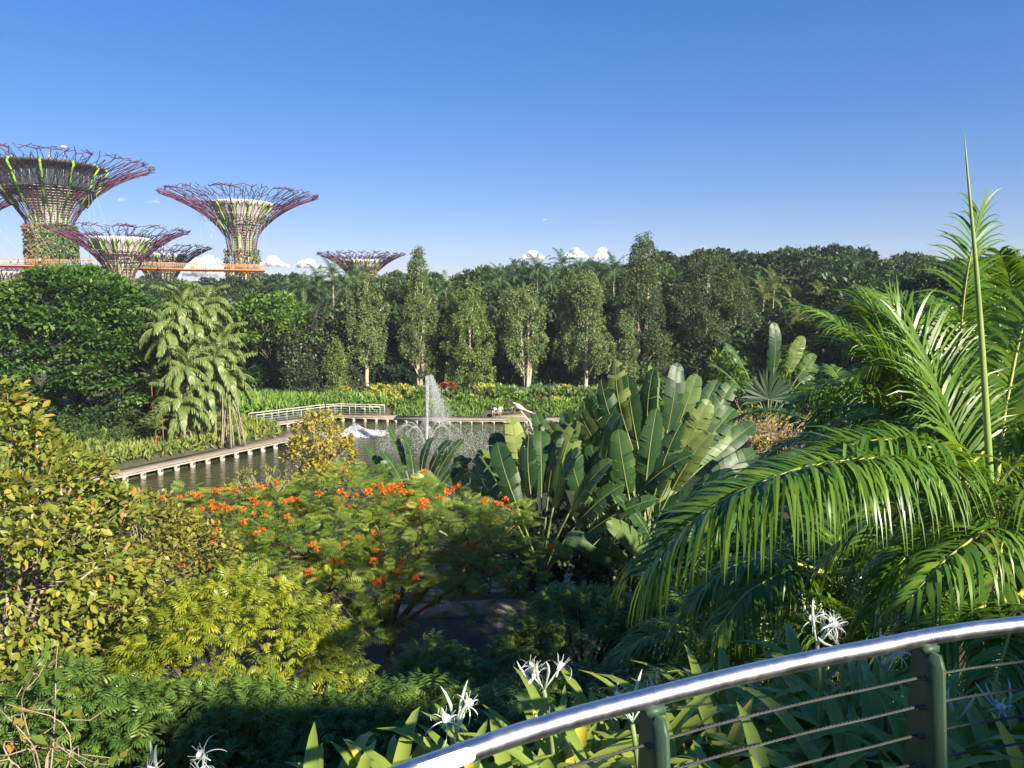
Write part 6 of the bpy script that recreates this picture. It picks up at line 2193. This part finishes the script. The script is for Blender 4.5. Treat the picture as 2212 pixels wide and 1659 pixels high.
def strap(L, W, e0, bend, tint, kink=None):
    q = arc(L, e0, bend, 9, 1.7)
    g = G()
    n_ = len(q)
    t = unit(np.gradient(q, axis=0))
    up_ = np.cross([1.0, 0, 0], t)
    V = []
    for i in range(n_):
        f = i / (n_ - 1)
        w = W * (.55 + 1.6 * f if f < .28 else 1.0) * (1 - max(0, (f - .5) / .5) ** 2.2) * .5 + .001
        V += [q[i] + np.array([w, 0, 0]) + up_[i] * w * .45, q[i] - up_[i] * .0, q[i] - np.array([w, 0, 0]) + up_[i] * w * .45]
    Fq = []
    for i in range(n_ - 1):
        for j in range(2):
            k = i * 3 + j
            Fq.append((k, k + 1, k + 4, k + 3))
    return g.add(V, Fq, np.clip(np.linspace(tint - .08, tint + .12, n_).repeat(3), 0, 1))


leafs = []
for i in range(10):
    leafs.append(strap(.62 + .25 * rl.random(), .05 + .024 * rl.random(), 1.45 - .55 * rl.random(), .5 + 1.3 * rl.random(), float(np.clip(rl.normal(.38, .14), .05, .75))).mesh('leaf', M['lily'], True))
leafs.append(strap(.6, .085, 1.4, .6, .97).mesh('leaf', M['lily'], True))


def petal_mesh(bend):
    g = G()
    q = arc(.115, .9, bend, 8, .9)
    V, Fq = [], []
    for i, p in enumerate(q):
        w = .0045 * (1 - .6 * i / 8)
        V += [p + np.array([w, 0, .001]), p + np.array([0, 0, -.001]), p - np.array([w, 0, -.001])]
    for i in range(8):
        for j in range(2):
            k = i * 3 + j
            Fq.append((k, k + 1, k + 4, k + 3))
    return g.add(V, Fq).mesh('petal', M['lily_petal'], True)


petals = [petal_mesh(b) for b in (1.9, 2.5, 3.0)]


def flower_geo(rng):
    """cup with six long curled petals and stamens, opening along +Z"""
    g = G()
    g.lathe([(.003, -.05), (.004, -.01), (.012, .012), (.022, .035), (.026, .042)], 10, tint=.8)
    for i in range(6):
        a = i * pi / 3 + rng.normal() * .1
        q = arc(.16 * (.8 + .4 * rng.random()), 1.15, 2.3 + 1.5 * rng.random(), 9, 1.0)
        ca, sa = cos(a), sin(a)
        P = np.stack([q[:, 1] * sa, q[:, 1] * ca, q[:, 2] + .0], -1)
        sdv = np.array([ca, -sa, 0]) * .0036
        V, Fq = [], []
        for k, p in enumerate(P):
            w = 1 - .65 * k / 9
            V += [p + sdv * w, p - sdv * w]
        for k in range(9):
            Fq.append((2 * k, 2 * k + 1, 2 * k + 3, 2 * k + 2))
        g.add(V, Fq, .6)
        e = np.array([sa * .045, ca * .045, .085])
        g.tube([np.array([sa * .022, ca * .022, .04]), e * .9, e], .0012, 4, .3, False)
    return g


flows = [flower_geo(np.random.default_rng(s)).mesh('flower', M['lily_petal']) for s in (1, 2, 3)]
bud = G().tube([(0, 0, 0), (0, .012, .05), (0, .02, .10), (0, .018, .14), (0, .012, .165)], [.002, .0035, .0058, .0042, .0008], 6).mesh('bud', M['lily_bud'], True)


def bed_z(o_):
    return ZR - .92 - .16 * o_


def lily(label, x, y, nleaf, seed, stalk=None, group=None):
    rng = np.random.default_rng(seed)
    zb = bed_z(float(np.min(np.linalg.norm(RL[:, :2] - np.array([x, y]), axis=1))))
    root = thing('spider_lily', label, 'plant', (x, y, zb), 0, group)
    for i in range(nleaf):
        k = int(rng.integers(0, 10)) if rng.random() > .05 else 10
        link('leaf', leafs[k], root, (rng.normal() * .03, rng.normal() * .03, 0), i * 2.4 + rng.normal() * .3, scale=.62 + .3 * rng.random())
    if stalk:
        tip, nf, nb = stalk
        t = np.array(tip) - np.array([x, y, zb])
        q = smooth_path([(0, 0, 0), t * .5 + np.array([.02, 0, .02]), t], 8)
        st = link('flower_stalk', G().tube(q, np.linspace(.012, .008, 8), 7).mesh('flower_stalk', M['petiole'], True), root)
        for i in range(nf):
            a = rng.random() * 6.28
            tilt = .7 + .5 * rng.random()
            o = t + np.array([cos(a), sin(a), 0]) * .055 + np.array([0, 0, .07])
            tub = G().tube([tuple(t), tuple((t + o) / 2), tuple(o)], .0035, 5).mesh('flower_tube', M['lily_bud'])
            link('flower_tube', tub, st)
            f = link('flower', flows[int(rng.integers(3))], st, tuple(o))
            f.rotation_euler = (tilt * sin(-a) * .8, tilt * cos(a) * .8, rng.random() * 6)
            f.scale = (.58, .58, .58)
        for i in range(nb):
            a = rng.random() * 6.28
            f = link('bud', bud, st, tuple(t))
            f.rotation_euler = (.35 * rng.normal(), .35 * rng.normal(), a)
    return root


stalks = [(1175, 1490, 2.6, 3, 3, 'spider lily with two open white flowers above the middle of the handrail'), (985, 1590, 2.25, 2, 3, 'spider lily with white flower drooping over the left end of the handrail'), (1365, 1560, 2.35, 3, 1, 'spider lily flowering white behind the left post'),
          (1765, 1395, 2.7, 3, 1, 'spider lily with wilted white flower poking above the handrail right of centre'), (1815, 1400, 2.75, 2, 1, 'spider lily with white flower and bud right above the handrail'), (1905, 1440, 2.75, 4, 1, 'spider lily with bright sunlit white flowers left of the right post'),
          (2065, 1560, 2.7, 0, 3, 'spider lily with pale upright buds right of the right post'), (2175, 1560, 2.8, 1, 3, 'spider lily with pale buds at the right picture edge'), (350, 1700, 2.2, 1, 2, 'spider lily tip with a bud at the bottom edge, far left'), (425, 1705, 2.2, 2, 0, 'spider lily with curled white petals at the bottom edge, left')]
for i, (x, y, Y, nf, nb, lab) in enumerate(stalks):
    t = at(x, y, Y)
    lily(lab, t[0] + .05, t[1] + .05, 13 if i < 8 else 8, 700 + i, (t, nf, nb), 'flowering spider lilies in the bed')
n_ = 0
for row, o_ in enumerate((.16, .36, .58, .82, 1.08)):
    s_ = s_at(985, 1633) + .05 * (row % 2)
    m_ = -1
    while s_ < d_[-1] - .1:
        m_ += 1
        p, t = along(s_)
        nv = np.array([-t[1], t[0]]) / np.linalg.norm(t[:2])
        if nv[1] < 0:
            nv = -nv
        q = p[:2] + nv * (o_ + rl.normal() * .03)
        x_px = 1106 + F * q[0] / q[1]
        side = 'left of the left post' if x_px < 1390 else ('between the two posts' if x_px < 1990 else 'right of the right post')
        lab = 'leafy lily clump, %s from the left in the %s row, %s' % (nth(m_), ('front', 'second', 'third', 'fourth', 'back')[row], side)
        lily(lab, q[0], q[1], 16, 800 + n_, None, 'leafy spider lily clumps in the bed')
        s_ += .20 + .08 * rl.random()
        n_ += 1
# the raised bed itself, behind a low wall
g = G()
ob_ = []
for o_ in (.02, 1.35):
    P_ = []
    for s_ in np.linspace(.02, d_[-1] - .05, 40):
        p, t = along(s_)
        nv = np.array([-t[1], t[0]]) / np.linalg.norm(t[:2])
        nv = nv if nv[1] > 0 else -nv
        P_.append((*(p[:2] + nv * o_), bed_z(o_)))
    ob_.append(np.array(P_))
V = np.concatenate([ob_[0], ob_[1], ob_[1] - np.array([0, 0, 3.6])])
link('planting_bed', g.add(V, [(i, 40 + i, 41 + i, i + 1) for i in range(39)] + [(40 + i, 80 + i, 81 + i, 41 + i) for i in range(39)]).mesh('planting_bed', M['soil']), kind='structure')
# small things below at the road: sign board and barrier
p = at(1688, 1373, 22)
o = thing('sign_board', 'small tilted white sign board beside the path at lower right', 'sign', (p[0], p[1], Zg(p[0], p[1])))
hz = p[2] - o.location.z
link('sign_post', G().tube([(0, 0, 0), (0, 0, hz)], .05, 6).mesh('sign_post', M['pole_dark']), o)
pn = link('sign_panel', G().box((0, 0, 0), (.62, .36, .03)).mesh('sign_panel', M['sign']), o, (0, 0, hz + .03))
pn.rotation_euler = (.35, .1, .3)
a, b = at(1662, 1326, 24), at(1735, 1370, 21)
o = thing('path_railing', 'thin pale metal railing beside the path at lower right', 'railing', (a[0], a[1], a[2] - 1.0))
ao = np.array(o.location)
link('top_rail', G().tube([a - ao, b - ao], .035, 6).mesh('top_rail', M['wire']), o)
for f in (0, .25, .5, .75, 1):
    q = a + (b - a) * f - ao
    link('rail_post', G().tube([q, q - np.array([0, 0, 1.6])], .03, 6).mesh('rail_post', M['steel_grey']), o)

# ------------------------------------------------------------------ building and trees outside the frame, placed and sized to shade the slope
BT = 22.8
bld = thing('shade_building', 'plain unseen building placed behind the viewing deck to shade the slope', 'building', (27, -16, 10.9))
link('wall', G().box((0, 0, (BT - 10.9) / 2), (22, 8, BT - 10.9)).mesh('wall', M['wall']), bld)
link('roof', G().box((0, 0, BT - 10.9 + .17), (23, 8.8, .33)).mesh('roof', M['roof_dark']), bld)
for i in range(4):
    w_ = link('window', G().box((-7 + i * 4.6, 4.01, 2.2), (3.2, .08, 2.6)).mesh('window', M['glass']), bld)
    link('frame', G().box((-7 + i * 4.6, 4.02, 2.2), (.08, .12, 2.6)).mesh('frame', M['steel_grey']), w_)
for i, (x, y, s) in enumerate([(16, 9.5, .66), (15, 5, .42), (17, 15, .5), (24, 22, .62), (32, 30, .75), (42, 46, .9), (48, 60, .95), (60, 74, 1.0), (36, 18, .8), (58, 52, 1.0), (38, 84, .9), (46, 88, .95), (53, 84, 1.0), (44, 76, .95)]):
    dup(stock[i % 5 if y > 0 else 2][0], (x, y, Zg(x, y)), i * 1.3, ('tree behind the viewing deck, %s of three' % nth(i - 13)) if y < 0 else '%s dark tree on the right bank, counted away from the deck' % nth(i), 'trees beyond the right picture edge' if y > 0 else 'trees behind the viewing deck', (s, s, s))

# unseen airy trees added behind the deck to dapple the sunlight
for i, (x, y, hh) in enumerate([(16.6, -12, 12.8), (8.4, -11.0, 11.4)]):
    z0 = Zg(x, y)
    rng = np.random.default_rng(950 + i)
    P, O = clumps([(0, 0, hh - 3.0, 2.0, 2.0, 3.0), (.8, .5, hh - 5.2, 1.7, 1.7, 2.2)], 62, rng, -.6, .8)
    pos, fwd, nor = leaves_on(P, O, .7, 13, rng, .8, .3)
    root = thing('dapple_tree', 'unseen thin-crowned tree added behind the viewing deck to dapple light, %s of two' % nth(i), 'tree', (x, y, z0), 0, 'unseen trees added to dapple the light')
    link('crown', G().scatter(LEAF4, pos, fwd, nor, .42 * (.6 + .7 * rng.random(len(pos))), tints(len(P), 13, rng)).mesh('crown', M['forest_b']), root)
    link('trunk', wood((0, 0, -.3), (0, 0, hh - 6), P[:14], .14, rng).mesh('trunk', M['bark'], True), root)

# ------------------------------------------------------------------ air
m = bpy.data.materials.new('haze_air')
m.use_nodes = True
n, l = m.node_tree.nodes, m.node_tree.links
n.remove(n['Principled BSDF'])
pv = n.new('ShaderNodeVolumePrincipled')
pv.inputs['Color'].default_value = (0.80, 0.90, 1.0, 1)
pv.inputs['Density'].default_value = 0.0002
pv.inputs['Anisotropy'].default_value = 0.0
l.new(pv.outputs[0], n['Material Output'].inputs['Volume'])
o = link('haze', G().box((0, 2970, 24), (8100, 6100, 54)).mesh('haze', m), kind='stuff')
